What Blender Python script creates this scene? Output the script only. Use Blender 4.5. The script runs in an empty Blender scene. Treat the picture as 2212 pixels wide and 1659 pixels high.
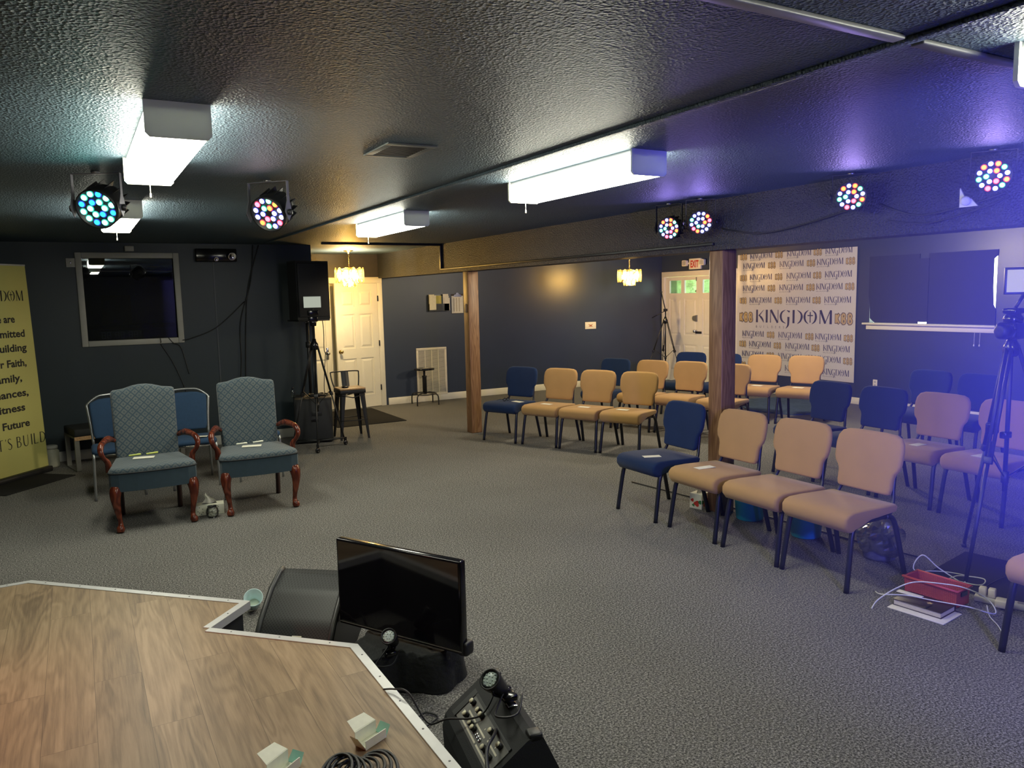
import bpy, bmesh, math, random
from mathutils import Vector, Matrix, Euler
random.seed(7)
PI = math.pi
R = math.radians
sc = bpy.context.scene
C = sc.collection

# ------------------------------------------------------------------ camera
FPX, PITCH, ROLL, YAW, EYE = 1668.5, -0.115987, -0.0223667, 0.51165, 1.77
fwd = Vector((math.sin(YAW)*math.cos(PITCH), math.cos(YAW)*math.cos(PITCH), math.sin(PITCH)))
rt0 = Vector((math.cos(YAW), -math.sin(YAW), 0))
up0 = rt0.cross(fwd)
rt = rt0*math.cos(ROLL) + up0*math.sin(ROLL)
up = -rt0*math.sin(ROLL) + up0*math.cos(ROLL)
cam = bpy.data.cameras.new('camera')
cam.sensor_fit = 'HORIZONTAL'
cam.sensor_width = 36.0
cam.lens = FPX/2212*36.0
cam.clip_start = 0.05
camo = bpy.data.objects.new('camera', cam)
C.objects.link(camo)
camo.matrix_world = Matrix(((rt.x, up.x, -fwd.x, 0), (rt.y, up.y, -fwd.y, 0), (rt.z, up.z, -fwd.z, EYE), (0, 0, 0, 1)))
sc.camera = camo

# ------------------------------------------------------------------ view, world
sc.view_settings.view_transform = 'Standard'
sc.view_settings.look = 'None'
sc.view_settings.gamma = 1.0
sc.view_settings.exposure = 0.42
sc.view_settings.use_curve_mapping = False
sc.cycles.use_denoising = True
sc.cycles.adaptive_threshold = 0.02
sc.cycles.max_bounces = 5
sc.cycles.diffuse_bounces = 3
sc.cycles.glossy_bounces = 3
sc.cycles.transmission_bounces = 6
sc.cycles.transparent_max_bounces = 16
sc.cycles.sample_clamp_indirect = 4.0
sc.cycles.caustics_reflective = False
sc.cycles.caustics_refractive = False
w = bpy.data.worlds.new('daylight')
sc.world = w
w.use_nodes = True
bg = w.node_tree.nodes['Background']
bg.inputs[0].default_value = (0.86, 1.0, 0.80, 1)
bg.inputs[1].default_value = 5.0

# light levels
TUBE_L = 22.0
VEIL = 0.17
WARM = (1.0, 0.75, 0.40)

def lamp(name, kind, loc, energy, color, aim=None, size=0.1, angle=60, blend=0.6):
    l = bpy.data.lights.new(name, kind)
    l.energy = energy
    l.color = color
    if kind == 'SPOT':
        l.spot_size = R(angle); l.spot_blend = blend; l.shadow_soft_size = size
    elif kind == 'AREA':
        l.shape = 'DISK'; l.size = size
    else:
        l.shadow_soft_size = size
    o = bpy.data.objects.new(name, l)
    C.objects.link(o)
    o.location = loc
    if aim is not None:
        d = Vector(aim) - Vector(loc)
        o.rotation_euler = d.to_track_quat('-Z', 'Y').to_euler()
    return o

# blue stage wash from an unseen lamp standing to the right of the platform
lamp('blue_wash_light', 'SPOT', (2.1, 0.0, 1.62), 400, (0.10, 0.10, 1.0), aim=(8.0, 4.3, 1.50), size=0.10, angle=112, blend=1.0)
lamp('blue_wall_fill', 'SPOT', (5.0, -0.6, 1.9), 720, (0.13, 0.12, 1.0), aim=(10.2, 6.0, 1.3), size=0.10, angle=66, blend=0.9)  # added fill that turns the right wall bluer, no known fixture
lamp('blue_veil_fill', 'SPOT', (2.25, 0.30, 0.85), 420, (0.10, 0.10, 1.0), aim=(4.4, 2.3, 2.2), size=0.08, angle=88, blend=1.0)  # added fill for the blue volume and the ceiling on the right
lamp('aisle_light', 'POINT', (5.2, 7.2, 2.25), 75, (1.0, 0.84, 0.58), size=0.15)
lamp('aisle_light', 'POINT', (7.5, 6.7, 2.25), 115, (1.0, 0.84, 0.60), size=0.15)
lamp('red_wash_light', 'SPOT', (-1.5, 2.9, 1.3), 26, (1.0, 0.13, 0.08), aim=(-0.55, 2.95, 0.35), size=0.1, angle=70, blend=1.0)

# ------------------------------------------------------------------ materials
MATS = {}
def mat(name, col, rough=0.6, metal=0.0, var=None, bump=None, spec=0.5, coat=0.0, sheen=0.0):
    """principled material; var=(scale, amount) colour variation, bump=(scale, strength, distance)"""
    m = bpy.data.materials.new(name)
    m.use_nodes = True
    nt = m.node_tree; n = nt.nodes; L = nt.links
    b = n['Principled BSDF']
    b.inputs['Base Color'].default_value = (*col, 1)
    b.inputs['Roughness'].default_value = rough
    b.inputs['Metallic'].default_value = metal
    b.inputs['Specular IOR Level'].default_value = spec
    if coat: b.inputs['Coat Weight'].default_value = coat; b.inputs['Coat Roughness'].default_value = 0.08
    if sheen: b.inputs['Sheen Weight'].default_value = sheen
    tc = n.new('ShaderNodeTexCoord')
    var = var or (30, 0.12)
    t = n.new('ShaderNodeTexNoise'); t.inputs['Scale'].default_value = var[0]; t.inputs['Detail'].default_value = 3
    L.new(tc.outputs['Object'], t.inputs['Vector'])
    mx = n.new('ShaderNodeMix'); mx.data_type = 'RGBA'
    mx.inputs[6].default_value = (*[c*(1-var[1]) for c in col], 1)
    mx.inputs[7].default_value = (*[min(1, c*(1+var[1])) for c in col], 1)
    L.new(t.outputs['Fac'], mx.inputs[0]); L.new(mx.outputs[2], b.inputs['Base Color'])
    if bump:
        t2 = n.new('ShaderNodeTexNoise'); t2.inputs['Scale'].default_value = bump[0]; t2.inputs['Detail'].default_value = 4
        L.new(tc.outputs['Object'], t2.inputs['Vector'])
        bp = n.new('ShaderNodeBump'); bp.inputs['Strength'].default_value = bump[1]; bp.inputs['Distance'].default_value = bump[2]
        L.new(t2.outputs['Fac'], bp.inputs['Height']); L.new(bp.outputs['Normal'], b.inputs['Normal'])
    MATS[name] = m
    return m

def emit(name, col, strength, sample=True):
    m = bpy.data.materials.new(name); m.use_nodes = True
    nt = m.node_tree; n = nt.nodes
    n.remove(n['Principled BSDF'])
    e = n.new('ShaderNodeEmission'); e.inputs[0].default_value = (*col, 1); e.inputs[1].default_value = strength
    nt.links.new(e.outputs[0], n['Material Output'].inputs[0])
    if not sample: m.cycles.emission_sampling = 'NONE'
    MATS[name] = m
    return m

def glassy(name, tint, gloss=0.1, rough=0.02, translucent=0.0):
    m = bpy.data.materials.new(name); m.use_nodes = True
    nt = m.node_tree; n = nt.nodes; L = nt.links
    n.remove(n['Principled BSDF'])
    tr = n.new('ShaderNodeBsdfTransparent'); tr.inputs[0].default_value = (*tint, 1)
    gl = n.new('ShaderNodeBsdfGlossy'); gl.inputs['Roughness'].default_value = rough
    fr = n.new('ShaderNodeLayerWeight'); fr.inputs[0].default_value = 0.25
    mp = n.new('ShaderNodeMapRange'); mp.inputs['To Min'].default_value = gloss; mp.inputs['To Max'].default_value = 0.9
    L.new(fr.outputs['Fresnel'], mp.inputs['Value'])
    mx = n.new('ShaderNodeMixShader'); L.new(mp.outputs[0], mx.inputs[0])
    if translucent:
        tl = n.new('ShaderNodeBsdfTranslucent'); tl.inputs[0].default_value = (*tint, 1)
        m2 = n.new('ShaderNodeMixShader'); m2.inputs[0].default_value = translucent
        L.new(tr.outputs[0], m2.inputs[1]); L.new(tl.outputs[0], m2.inputs[2]); L.new(m2.outputs[0], mx.inputs[1])
    else:
        L.new(tr.outputs[0], mx.inputs[1])
    L.new(gl.outputs[0], mx.inputs[2]); L.new(mx.outputs[0], n['Material Output'].inputs[0])
    MATS[name] = m
    return m

def carpet_mat():
    m = mat('carpet', (0.2, 0.195, 0.18), 0.95, spec=0.1)
    nt = m.node_tree; n = nt.nodes; L = nt.links; b = n['Principled BSDF']
    tc = n.new('ShaderNodeTexCoord')
    a = n.new('ShaderNodeTexNoise'); a.inputs['Scale'].default_value = 105; a.inputs['Detail'].default_value = 6; a.inputs['Roughness'].default_value = 0.85
    L.new(tc.outputs['Object'], a.inputs['Vector'])
    r = n.new('ShaderNodeValToRGB')
    e = r.color_ramp.elements
    e[0].position = 0.40; e[0].color = (0.022, 0.023, 0.025, 1)
    e[1].position = 0.61; e[1].color = (0.42, 0.405, 0.375, 1)
    k = r.color_ramp.elements.new(0.5); k.color = (0.128, 0.125, 0.118, 1)
    L.new(a.outputs['Fac'], r.inputs[0])
    g = n.new('ShaderNodeTexNoise'); g.inputs['Scale'].default_value = 1.1; g.inputs['Detail'].default_value = 2
    L.new(tc.outputs['Object'], g.inputs['Vector'])
    mp = n.new('ShaderNodeMapRange'); mp.inputs['To Min'].default_value = 0.82; mp.inputs['To Max'].default_value = 1.18
    L.new(g.outputs['Fac'], mp.inputs['Value'])
    mm = n.new('ShaderNodeMix'); mm.data_type = 'RGBA'; mm.blend_type = 'MULTIPLY'; mm.inputs[0].default_value = 1
    L.new(r.outputs[0], mm.inputs[6]); L.new(mp.outputs[0], mm.inputs[7]); L.new(mm.outputs[2], b.inputs['Base Color'])
    bp = n.new('ShaderNodeBump'); bp.inputs['Strength'].default_value = 0.4; bp.inputs['Distance'].default_value = 0.002
    L.new(a.outputs['Fac'], bp.inputs['Height']); L.new(bp.outputs[0], b.inputs['Normal'])
    return m

def knockdown_mat(name, col, rough, scale, strength, dist):
    """glossy paint over knockdown plaster"""
    m = mat(name, col, rough, spec=0.36)
    nt = m.node_tree; n = nt.nodes; L = nt.links; b = n['Principled BSDF']
    tc = n.new('ShaderNodeTexCoord')
    v = n.new('ShaderNodeTexVoronoi'); v.inputs['Scale'].default_value = scale; v.feature = 'F1'
    t = n.new('ShaderNodeTexNoise'); t.inputs['Scale'].default_value = scale*0.9; t.inputs['Detail'].default_value = 5
    L.new(tc.outputs['Object'], v.inputs['Vector']); L.new(tc.outputs['Object'], t.inputs['Vector'])
    ad = n.new('ShaderNodeMath'); ad.operation = 'ADD'
    L.new(v.outputs['Distance'], ad.inputs[0]); L.new(t.outputs['Fac'], ad.inputs[1])
    bp = n.new('ShaderNodeBump'); bp.inputs['Strength'].default_value = strength; bp.inputs['Distance'].default_value = dist
    L.new(ad.outputs[0], bp.inputs['Height']); L.new(bp.outputs[0], b.inputs['Normal'])
    return m

def plank_mat():
    m = mat('vinyl_planks', (0.35, 0.25, 0.15), 0.42, spec=0.4)
    nt = m.node_tree; n = nt.nodes; L = nt.links; b = n['Principled BSDF']
    tc = n.new('ShaderNodeTexCoord')
    mp = n.new('ShaderNodeMapping'); mp.inputs['Rotation'].default_value = (0, 0, PI/2); mp.inputs['Location'].default_value = (0.3, 0.039, 0)
    L.new(tc.outputs['Object'], mp.inputs['Vector'])
    br = n.new('ShaderNodeTexBrick')
    br.offset = 0.37; br.offset_frequency = 2
    br.inputs['Scale'].default_value = 1; br.inputs['Brick Width'].default_value = 1.22; br.inputs['Row Height'].default_value = 0.161
    br.inputs['Mortar Size'].default_value = 0.0008; br.inputs['Mortar Smooth'].default_value = 0.3
    br.inputs['Color1'].default_value = (0.1, 0.1, 0.1, 1); br.inputs['Color2'].default_value = (0.9, 0.9, 0.9, 1); br.inputs['Mortar'].default_value = (0.5, 0.5, 0.5, 1)
    L.new(mp.outputs[0], br.inputs['Vector'])
    # grain: stretched noise, shifted per plank, with cathedral rings
    sh = n.new('ShaderNodeVectorMath'); sh.operation = 'MULTIPLY_ADD'; sh.inputs[1].default_value = (4.0, 7.0, 3.0)
    L.new(br.outputs['Color'], sh.inputs[0]); L.new(mp.outputs[0], sh.inputs[2])
    st = n.new('ShaderNodeMapping'); st.inputs['Scale'].default_value = (1.1, 8.5, 1)
    L.new(sh.outputs[0], st.inputs['Vector'])
    big = n.new('ShaderNodeTexNoise'); big.inputs['Scale'].default_value = 1.0; big.inputs['Detail'].default_value = 2; big.inputs['Distortion'].default_value = 0.6
    L.new(st.outputs[0], big.inputs['Vector'])
    ring = n.new('ShaderNodeMath'); ring.operation = 'MULTIPLY'; ring.inputs[1].default_value = 48
    L.new(big.outputs['Fac'], ring.inputs[0])
    sn = n.new('ShaderNodeMath'); sn.operation = 'SINE'; L.new(ring.outputs[0], sn.inputs[0])
    st2 = n.new('ShaderNodeMapping'); st2.inputs['Scale'].default_value = (5, 110, 1)
    L.new(sh.outputs[0], st2.inputs['Vector'])
    fine = n.new('ShaderNodeTexNoise'); fine.inputs['Scale'].default_value = 1; fine.inputs['Detail'].default_value = 4; fine.inputs['Roughness'].default_value = 0.7
    L.new(st2.outputs[0], fine.inputs['Vector'])
    a1 = n.new('ShaderNodeMath'); a1.operation = 'MULTIPLY_ADD'; a1.inputs[1].default_value = 0.085; a1.inputs[2].default_value = 0.0
    L.new(sn.outputs[0], a1.inputs[0])
    a2 = n.new('ShaderNodeMath'); a2.operation = 'MULTIPLY_ADD'; a2.inputs[1].default_value = 0.62
    L.new(fine.outputs['Fac'], a2.inputs[0]); L.new(a1.outputs[0], a2.inputs[2])
    a3 = n.new('ShaderNodeMath'); a3.operation = 'MULTIPLY_ADD'; a3.inputs[1].default_value = 0.70
    L.new(big.outputs['Fac'], a3.inputs[0]); L.new(a2.outputs[0], a3.inputs[2])
    rr = n.new('ShaderNodeValToRGB'); e = rr.color_ramp.elements
    e[0].position = 0.40; e[0].color = (0.165, 0.115, 0.072, 1)
    e[1].position = 0.86; e[1].color = (0.375, 0.268, 0.165, 1)
    k = e.new(0.62); k.color = (0.275, 0.192, 0.115, 1)
    L.new(a3.outputs[0], rr.inputs[0])
    tone = n.new('ShaderNodeMapRange'); tone.inputs['To Min'].default_value = 0.86; tone.inputs['To Max'].default_value = 1.12
    L.new(br.outputs['Color'], tone.inputs['Value'])
    mm = n.new('ShaderNodeMix'); mm.data_type = 'RGBA'; mm.blend_type = 'MULTIPLY'; mm.inputs[0].default_value = 1
    L.new(rr.outputs[0], mm.inputs[6]); L.new(tone.outputs[0], mm.inputs[7])
    md = n.new('ShaderNodeMix'); md.data_type = 'RGBA'; md.inputs[7].default_value = (0.11, 0.075, 0.048, 1)
    L.new(br.outputs['Fac'], md.inputs[0]); L.new(mm.outputs[2], md.inputs[6])
    L.new(md.outputs[2], b.inputs['Base Color'])
    return m

def oak_mat(name, dark, light, scale=(14, 14, 1.2)):
    m = mat(name, light, 0.45, spec=0.4)
    nt = m.node_tree; n = nt.nodes; L = nt.links; b = n['Principled BSDF']
    tc = n.new('ShaderNodeTexCoord')
    mp = n.new('ShaderNodeMapping'); mp.inputs['Scale'].default_value = scale
    L.new(tc.outputs['Object'], mp.inputs['Vector'])
    t = n.new('ShaderNodeTexNoise'); t.inputs['Scale'].default_value = 1; t.inputs['Detail'].default_value = 2; t.inputs['Distortion'].default_value = 0.4
    L.new(mp.outputs[0], t.inputs['Vector'])
    k = n.new('ShaderNodeMath'); k.operation = 'MULTIPLY'; k.inputs[1].default_value = 55; L.new(t.outputs['Fac'], k.inputs[0])
    s = n.new('ShaderNodeMath'); s.operation = 'SINE'; L.new(k.outputs[0], s.inputs[0])
    mr = n.new('ShaderNodeMapRange'); mr.inputs['From Min'].default_value = -1; L.new(s.outputs[0], mr.inputs['Value'])
    mx = n.new('ShaderNodeMix'); mx.data_type = 'RGBA'; mx.inputs[6].default_value = (*light, 1); mx.inputs[7].default_value = (*dark, 1)
    L.new(mr.outputs[0], mx.inputs[0]); L.new(mx.outputs[2], b.inputs['Base Color'])
    return m

def damask_mat():
    m = mat('damask', (0.10, 0.15, 0.17), 0.75, spec=0.25, sheen=0.2)
    nt = m.node_tree; n = nt.nodes; L = nt.links; b = n['Principled BSDF']
    tc = n.new('ShaderNodeTexCoord'); sp = n.new('ShaderNodeSeparateXYZ'); L.new(tc.outputs['Object'], sp.inputs[0])
    yz = n.new('ShaderNodeMath'); yz.operation = 'ADD'; L.new(sp.outputs['Y'], yz.inputs[0]); L.new(sp.outputs['Z'], yz.inputs[1])
    fq = 2*PI/0.062
    def lin(sgn):
        q = n.new('ShaderNodeMath'); q.operation = 'MULTIPLY_ADD'; q.inputs[1].default_value = sgn*0.85
        L.new(yz.outputs[0], q.inputs[0]); L.new(sp.outputs['X'], q.inputs[2])
        s = n.new('ShaderNodeMath'); s.operation = 'MULTIPLY'; s.inputs[1].default_value = fq/2; L.new(q.outputs[0], s.inputs[0])
        c = n.new('ShaderNodeMath'); c.operation = 'COSINE'; L.new(s.outputs[0], c.inputs[0])
        a = n.new('ShaderNodeMath'); a.operation = 'ABSOLUTE'; L.new(c.outputs[0], a.inputs[0])
        return a
    a, c = lin(1), lin(-1)
    mn = n.new('ShaderNodeMath'); mn.operation = 'MINIMUM'; L.new(a.outputs[0], mn.inputs[0]); L.new(c.outputs[0], mn.inputs[1])
    pr = n.new('ShaderNodeMath'); pr.operation = 'MULTIPLY'; L.new(a.outputs[0], pr.inputs[0]); L.new(c.outputs[0], pr.inputs[1])
    # dark lattice where either wave crosses zero, dark quatrefoil in the middle of each diamond
    l1 = n.new('ShaderNodeMapRange'); l1.inputs['From Min'].default_value = 0.14; l1.inputs['From Max'].default_value = 0.42; L.new(mn.outputs[0], l1.inputs['Value'])
    l2 = n.new('ShaderNodeMapRange'); l2.inputs['From Min'].default_value = 0.985; l2.inputs['From Max'].default_value = 0.86; L.new(pr.outputs[0], l2.inputs['Value'])
    ml = n.new('ShaderNodeMath'); ml.operation = 'MULTIPLY'; L.new(l1.outputs[0], ml.inputs[0]); L.new(l2.outputs[0], ml.inputs[1])
    nz = n.new('ShaderNodeTexNoise'); nz.inputs['Scale'].default_value = 9; L.new(tc.outputs['Object'], nz.inputs['Vector'])
    ms = n.new('ShaderNodeMath'); ms.operation = 'MULTIPLY'; L.new(ml.outputs[0], ms.inputs[0])
    mr = n.new('ShaderNodeMapRange'); mr.inputs['To Min'].default_value = 0.55; mr.inputs['To Max'].default_value = 1.25; L.new(nz.outputs['Fac'], mr.inputs['Value']); L.new(mr.outputs[0], ms.inputs[1])
    mx = n.new('ShaderNodeMix'); mx.data_type = 'RGBA'
    mx.inputs[6].default_value = (0.036, 0.064, 0.090, 1); mx.inputs[7].default_value = (0.112, 0.130, 0.134, 1)
    L.new(ms.outputs[0], mx.inputs[0]); L.new(mx.outputs[2], b.inputs['Base Color'])
    return m

def mesh_grille_mat(name, hole, wire, scale):
    m = mat(name, wire, 0.45, metal=0.0)
    nt = m.node_tree; n = nt.nodes; L = nt.links; b = n['Principled BSDF']
    tc = n.new('ShaderNodeTexCoord')
    v = n.new('ShaderNodeTexVoronoi'); v.inputs['Scale'].default_value = scale; v.inputs['Randomness'].default_value = 0.0
    mp = n.new('ShaderNodeMapping'); mp.inputs['Rotation'].default_value = (0, 0, R(45)); L.new(tc.outputs['UV'], mp.inputs['Vector'])
    L.new(mp.outputs[0], v.inputs['Vector'])
    r = n.new('ShaderNodeMapRange'); r.inputs['From Min'].default_value = 0.28; r.inputs['From Max'].default_value = 0.36
    L.new(v.outputs['Distance'], r.inputs['Value'])
    mx = n.new('ShaderNodeMix'); mx.data_type = 'RGBA'; mx.inputs[6].default_value = (*hole, 1); mx.inputs[7].default_value = (*wire, 1)
    L.new(r.outputs[0], mx.inputs[0]); L.new(mx.outputs[2], b.inputs['Base Color'])
    return m

def weave_mat(name, col):
    m = mat(name, col, 0.5)
    nt = m.node_tree; n = nt.nodes; L = nt.links; b = n['Principled BSDF']
    tc = n.new('ShaderNodeTexCoord')
    ws = []
    for d, s in (('Z', 45), ('X', 30)):
        wv = n.new('ShaderNodeTexWave'); wv.bands_direction = d; wv.inputs['Scale'].default_value = s
        L.new(tc.outputs['Object'], wv.inputs['Vector']); ws.append(wv)
    ml = n.new('ShaderNodeMath'); ml.operation = 'MULTIPLY'; L.new(ws[0].outputs['Fac'], ml.inputs[0]); L.new(ws[1].outputs['Fac'], ml.inputs[1])
    bp = n.new('ShaderNodeBump'); bp.inputs['Strength'].default_value = 0.8; bp.inputs['Distance'].default_value = 0.004
    L.new(ml.outputs[0], bp.inputs['Height']); L.new(bp.outputs[0], b.inputs['Normal'])
    mx = n.new('ShaderNodeMix'); mx.data_type = 'RGBA'
    mx.inputs[6].default_value = (*[c*0.6 for c in col], 1); mx.inputs[7].default_value = (*col, 1)
    L.new(ml.outputs[0], mx.inputs[0]); L.new(mx.outputs[2], b.inputs['Base Color'])
    return m

carpet = carpet_mat()
ceilm = knockdown_mat('black_knockdown', (0.076, 0.112, 0.146), 0.48, 95, 0.8, 0.009)
beamm = knockdown_mat('black_knockdown_beam', (0.036, 0.039, 0.048), 0.46, 80, 0.9, 0.011)
wallm = mat('navy_wall_paint', (0.027, 0.040, 0.072), 0.36, var=(3, 0.1), bump=(160, 0.12, 0.002), spec=0.55)
ctrlm = mat('charcoal_wall_paint', (0.024, 0.037, 0.046), 0.42, var=(3, 0.1), bump=(160, 0.12, 0.002), spec=0.5)
headm = mat('header_warm_tint', (0.05, 0.045, 0.040), 0.5, var=(14, 0.25), bump=(70, 0.4, 0.006))  # same dark wall, with the chandelier's warm light mixed into the colour
booth = mat('booth_paint', (0.02, 0.025, 0.035), 0.8)
planks = plank_mat()
oak = oak_mat('oak_post', (0.17, 0.085, 0.038), (0.26, 0.142, 0.066))
stoolwood = oak_mat('stool_wood', (0.36, 0.22, 0.11), (0.50, 0.32, 0.17), (20, 2, 20))
white = mat('white_gloss_paint', (0.80, 0.76, 0.62), 0.4, var=(8, 0.04))
cream = mat('cream_plastic', (0.70, 0.65, 0.52), 0.45)
greytrim = mat('grey_white_trim', (0.46, 0.46, 0.42), 0.45, var=(12, 0.08))
alu = mat('aluminium_edge', (0.66, 0.66, 0.66), 0.38, metal=0.35, var=(20, 0.1))
screwm = mat('screw_steel', (0.25, 0.25, 0.26), 0.35, metal=0.9)
fixm = mat('fixture_enamel', (0.80, 0.82, 0.82), 0.4, var=(10, 0.05))
tube = emit('diffuser_glow', (1.0, 0.99, 0.80), TUBE_L)
epm = mat('end_plate_enamel', (0.80, 0.82, 0.80), 0.4, var=(10, 0.05))
_nt = epm.node_tree; _tl = _nt.nodes.new('ShaderNodeBsdfTranslucent'); _tl.inputs[0].default_value = (.068, .072, .068, 1)
_ad = _nt.nodes.new('ShaderNodeAddShader'); _nt.links.new(_nt.nodes['Principled BSDF'].outputs[0], _ad.inputs[0]); _nt.links.new(_tl.outputs[0], _ad.inputs[1]); _nt.links.new(_ad.outputs[0], _nt.nodes['Material Output'].inputs[0])
capm = mat('lit_end_tint', (0.85, 0.83, 0.66), 0.5)  # yellow tint imitates tube light falling on the far end plate
tan = mat('tan_upholstery', (0.40, 0.238, 0.088), 0.9, var=(6, 0.10), bump=(420, 0.25, 0.002), spec=0.15, sheen=0.15)
navy = mat('navy_upholstery', (0.011, 0.026, 0.072), 0.9, var=(6, 0.15), bump=(420, 0.25, 0.002), spec=0.15, sheen=0.1)
legm = mat('navy_black_tube', (0.008, 0.010, 0.018), 0.38, spec=0.5)
blackm = mat('black_plastic', (0.010, 0.011, 0.013), 0.45)
blackg = mat('black_gloss', (0.006, 0.006, 0.008), 0.15)
blackr = mat('black_rough', (0.014, 0.016, 0.018), 0.75, bump=(300, 0.3, 0.002))
damask = damask_mat()
skirt = mat('slate_skirt', (0.030, 0.056, 0.076), 0.85, var=(30, 0.15), bump=(300, 0.3, 0.002), sheen=0.15)
piping = mat('black_piping', (0.012, 0.016, 0.02), 0.7)
cherry = oak_mat('cherry_wood', (0.070, 0.014, 0.008), (0.16, 0.038, 0.018), (6, 6, 3))
MATS['cherry_wood'].node_tree.nodes['Principled BSDF'].inputs['Roughness'].default_value = 0.18
banq = mat('blue_banquet_fabric', (0.022, 0.058, 0.125), 0.9, var=(40, 0.15), bump=(400, 0.25, 0.002))
silver = mat('silver_tube', (0.42, 0.44, 0.45), 0.32, metal=0.8)
chrome = mat('chrome', (0.75, 0.75, 0.76), 0.12, metal=1.0)
brass = mat('brass', (0.78, 0.52, 0.16), 0.22, metal=1.0)
amber = glassy('amber_glass', (1.0, 0.86, 0.46), 0.12, 0.05, 0.16)
jarglass = glassy('jar_glass', (0.93, 0.95, 0.94), 0.06, 0.02)
pane = glassy('clear_pane', (0.80, 0.86, 0.84), 0.10, 0.01)
boothpane = glassy('booth_pane', (0.55, 0.60, 0.62), 0.16, 0.01)
clearbag = glassy('clear_plastic_film', (0.80, 0.83, 0.88), 0.34, 0.14, 0.3)
paper = mat('white_paper', (0.78, 0.75, 0.62), 0.8)
bannery = mat('yellow_banner', (0.54, 0.51, 0.165), 0.45, var=(1.2, 0.16))
printk = mat('black_print', (0.012, 0.012, 0.014), 0.6)
printnavy = mat('navy_print', (0.030, 0.028, 0.090), 0.6)
printgold = mat('gold_print', (0.50, 0.36, 0.15), 0.5)
printgrey = mat('grey_print', (0.22, 0.21, 0.22), 0.6)
vinylw = mat('white_vinyl', (0.62, 0.59, 0.52), 0.32, var=(2, 0.06), bump=(3, 0.25, 0.02))
red = mat('exit_red', (0.55, 0.03, 0.02), 0.5)
teal = mat('turquoise_plastic', (0.02, 0.42, 0.62), 0.4, var=(6, 0.1))
coral = weave_mat('coral_basket', (0.62, 0.085, 0.075))
bible = mat('dark_leather', (0.035, 0.024, 0.024), 0.35, bump=(200, 0.3, 0.002))
pages = mat('page_edges', (0.55, 0.50, 0.38), 0.8, var=(200, 0.2))
grillem = mesh_grille_mat('speaker_mesh', (0.004, 0.004, 0.004), (0.024, 0.025, 0.025), 85)
screen = mat('dark_screen', (0.006, 0.006, 0.009), 0.07, spec=0.6)
ledface = mat('spot_lens', (0.55, 0.66, 0.64), 0.25, var=(160, 0.35))
greypanel = mat('grey_panel', (0.16, 0.16, 0.15), 0.45)
knobw = mat('cream_knob', (0.78, 0.74, 0.52), 0.5)
clothm = mat('black_cloth', (0.013, 0.015, 0.016), 0.8, bump=(26, 0.7, 0.012))
matm = mat('dark_doormat', (0.030, 0.029, 0.028), 1.0, var=(200, 0.4), bump=(260, 0.8, 0.004), spec=0.05)
rugm = mat('blue_grey_rug', (0.075, 0.115, 0.17), 1.0, var=(14, 0.35), bump=(30, 0.6, 0.01), spec=0.05)
mint = mat('mint_card', (0.33, 0.62, 0.50), 0.7)
mintb = mat('mint_bright', (0.36, 0.75, 0.66), 0.7)
cardw = mat('white_card', (0.80, 0.80, 0.66), 0.7)
whitecable = mat('white_cable', (0.72, 0.72, 0.68), 0.45)
blindm = mat('window_board', (0.020, 0.024, 0.045), 0.75, var=(4, 0.1))
tissuem = mat('white_tissue', (0.78, 0.76, 0.66), 0.9)
leaf = mat('garden_leaves', (0.42, 0.62, 0.26), 0.8, var=(4, 0.7), bump=(6, 1.0, 0.2))
cupm = mat('pale_blue_cup', (0.50, 0.66, 0.66), 0.4)
steelgrey = mat('grey_metal_leg', (0.20, 0.20, 0.18), 0.45, metal=0.4)
yokem = mat('satin_yoke', (0.20, 0.20, 0.24), 0.35, metal=0.5)
violetm = yokem
screenlit = emit('lit_grey_screen', (0.62, 0.66, 0.54), 0.50, False)
screenlit2 = emit('lit_pale_screen', (0.62, 0.60, 0.80), 0.55, False)
LED = {k: emit('led_'+k, c, s, False) for k, c, s in (
    ('white', (1.0, 0.97, 1.0), 2.2), ('amber', (1.0, 0.58, 0.12), 1.3), ('green', (0.55, 1.0, 0.85), 1.5), ('pink', (1.0, 0.40, 0.60), 1.3),
    ('teal', (0.45, 1.0, 0.98), 1.8), ('aqua', (0.05, 0.62, 0.95), 1.2))}
ledred = emit('led_red_ring', (1.0, 0.05, 0.12), 1.2, False)
ledgreen = emit('led_green_ring', (0.05, 0.75, 0.55), 0.8, False)
ledblue = emit('led_blue_ring', (0.05, 0.08, 0.9), 0.6, False)
bulbm = emit('warm_bulb', (1.0, 0.85, 0.50), 60, False)

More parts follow.
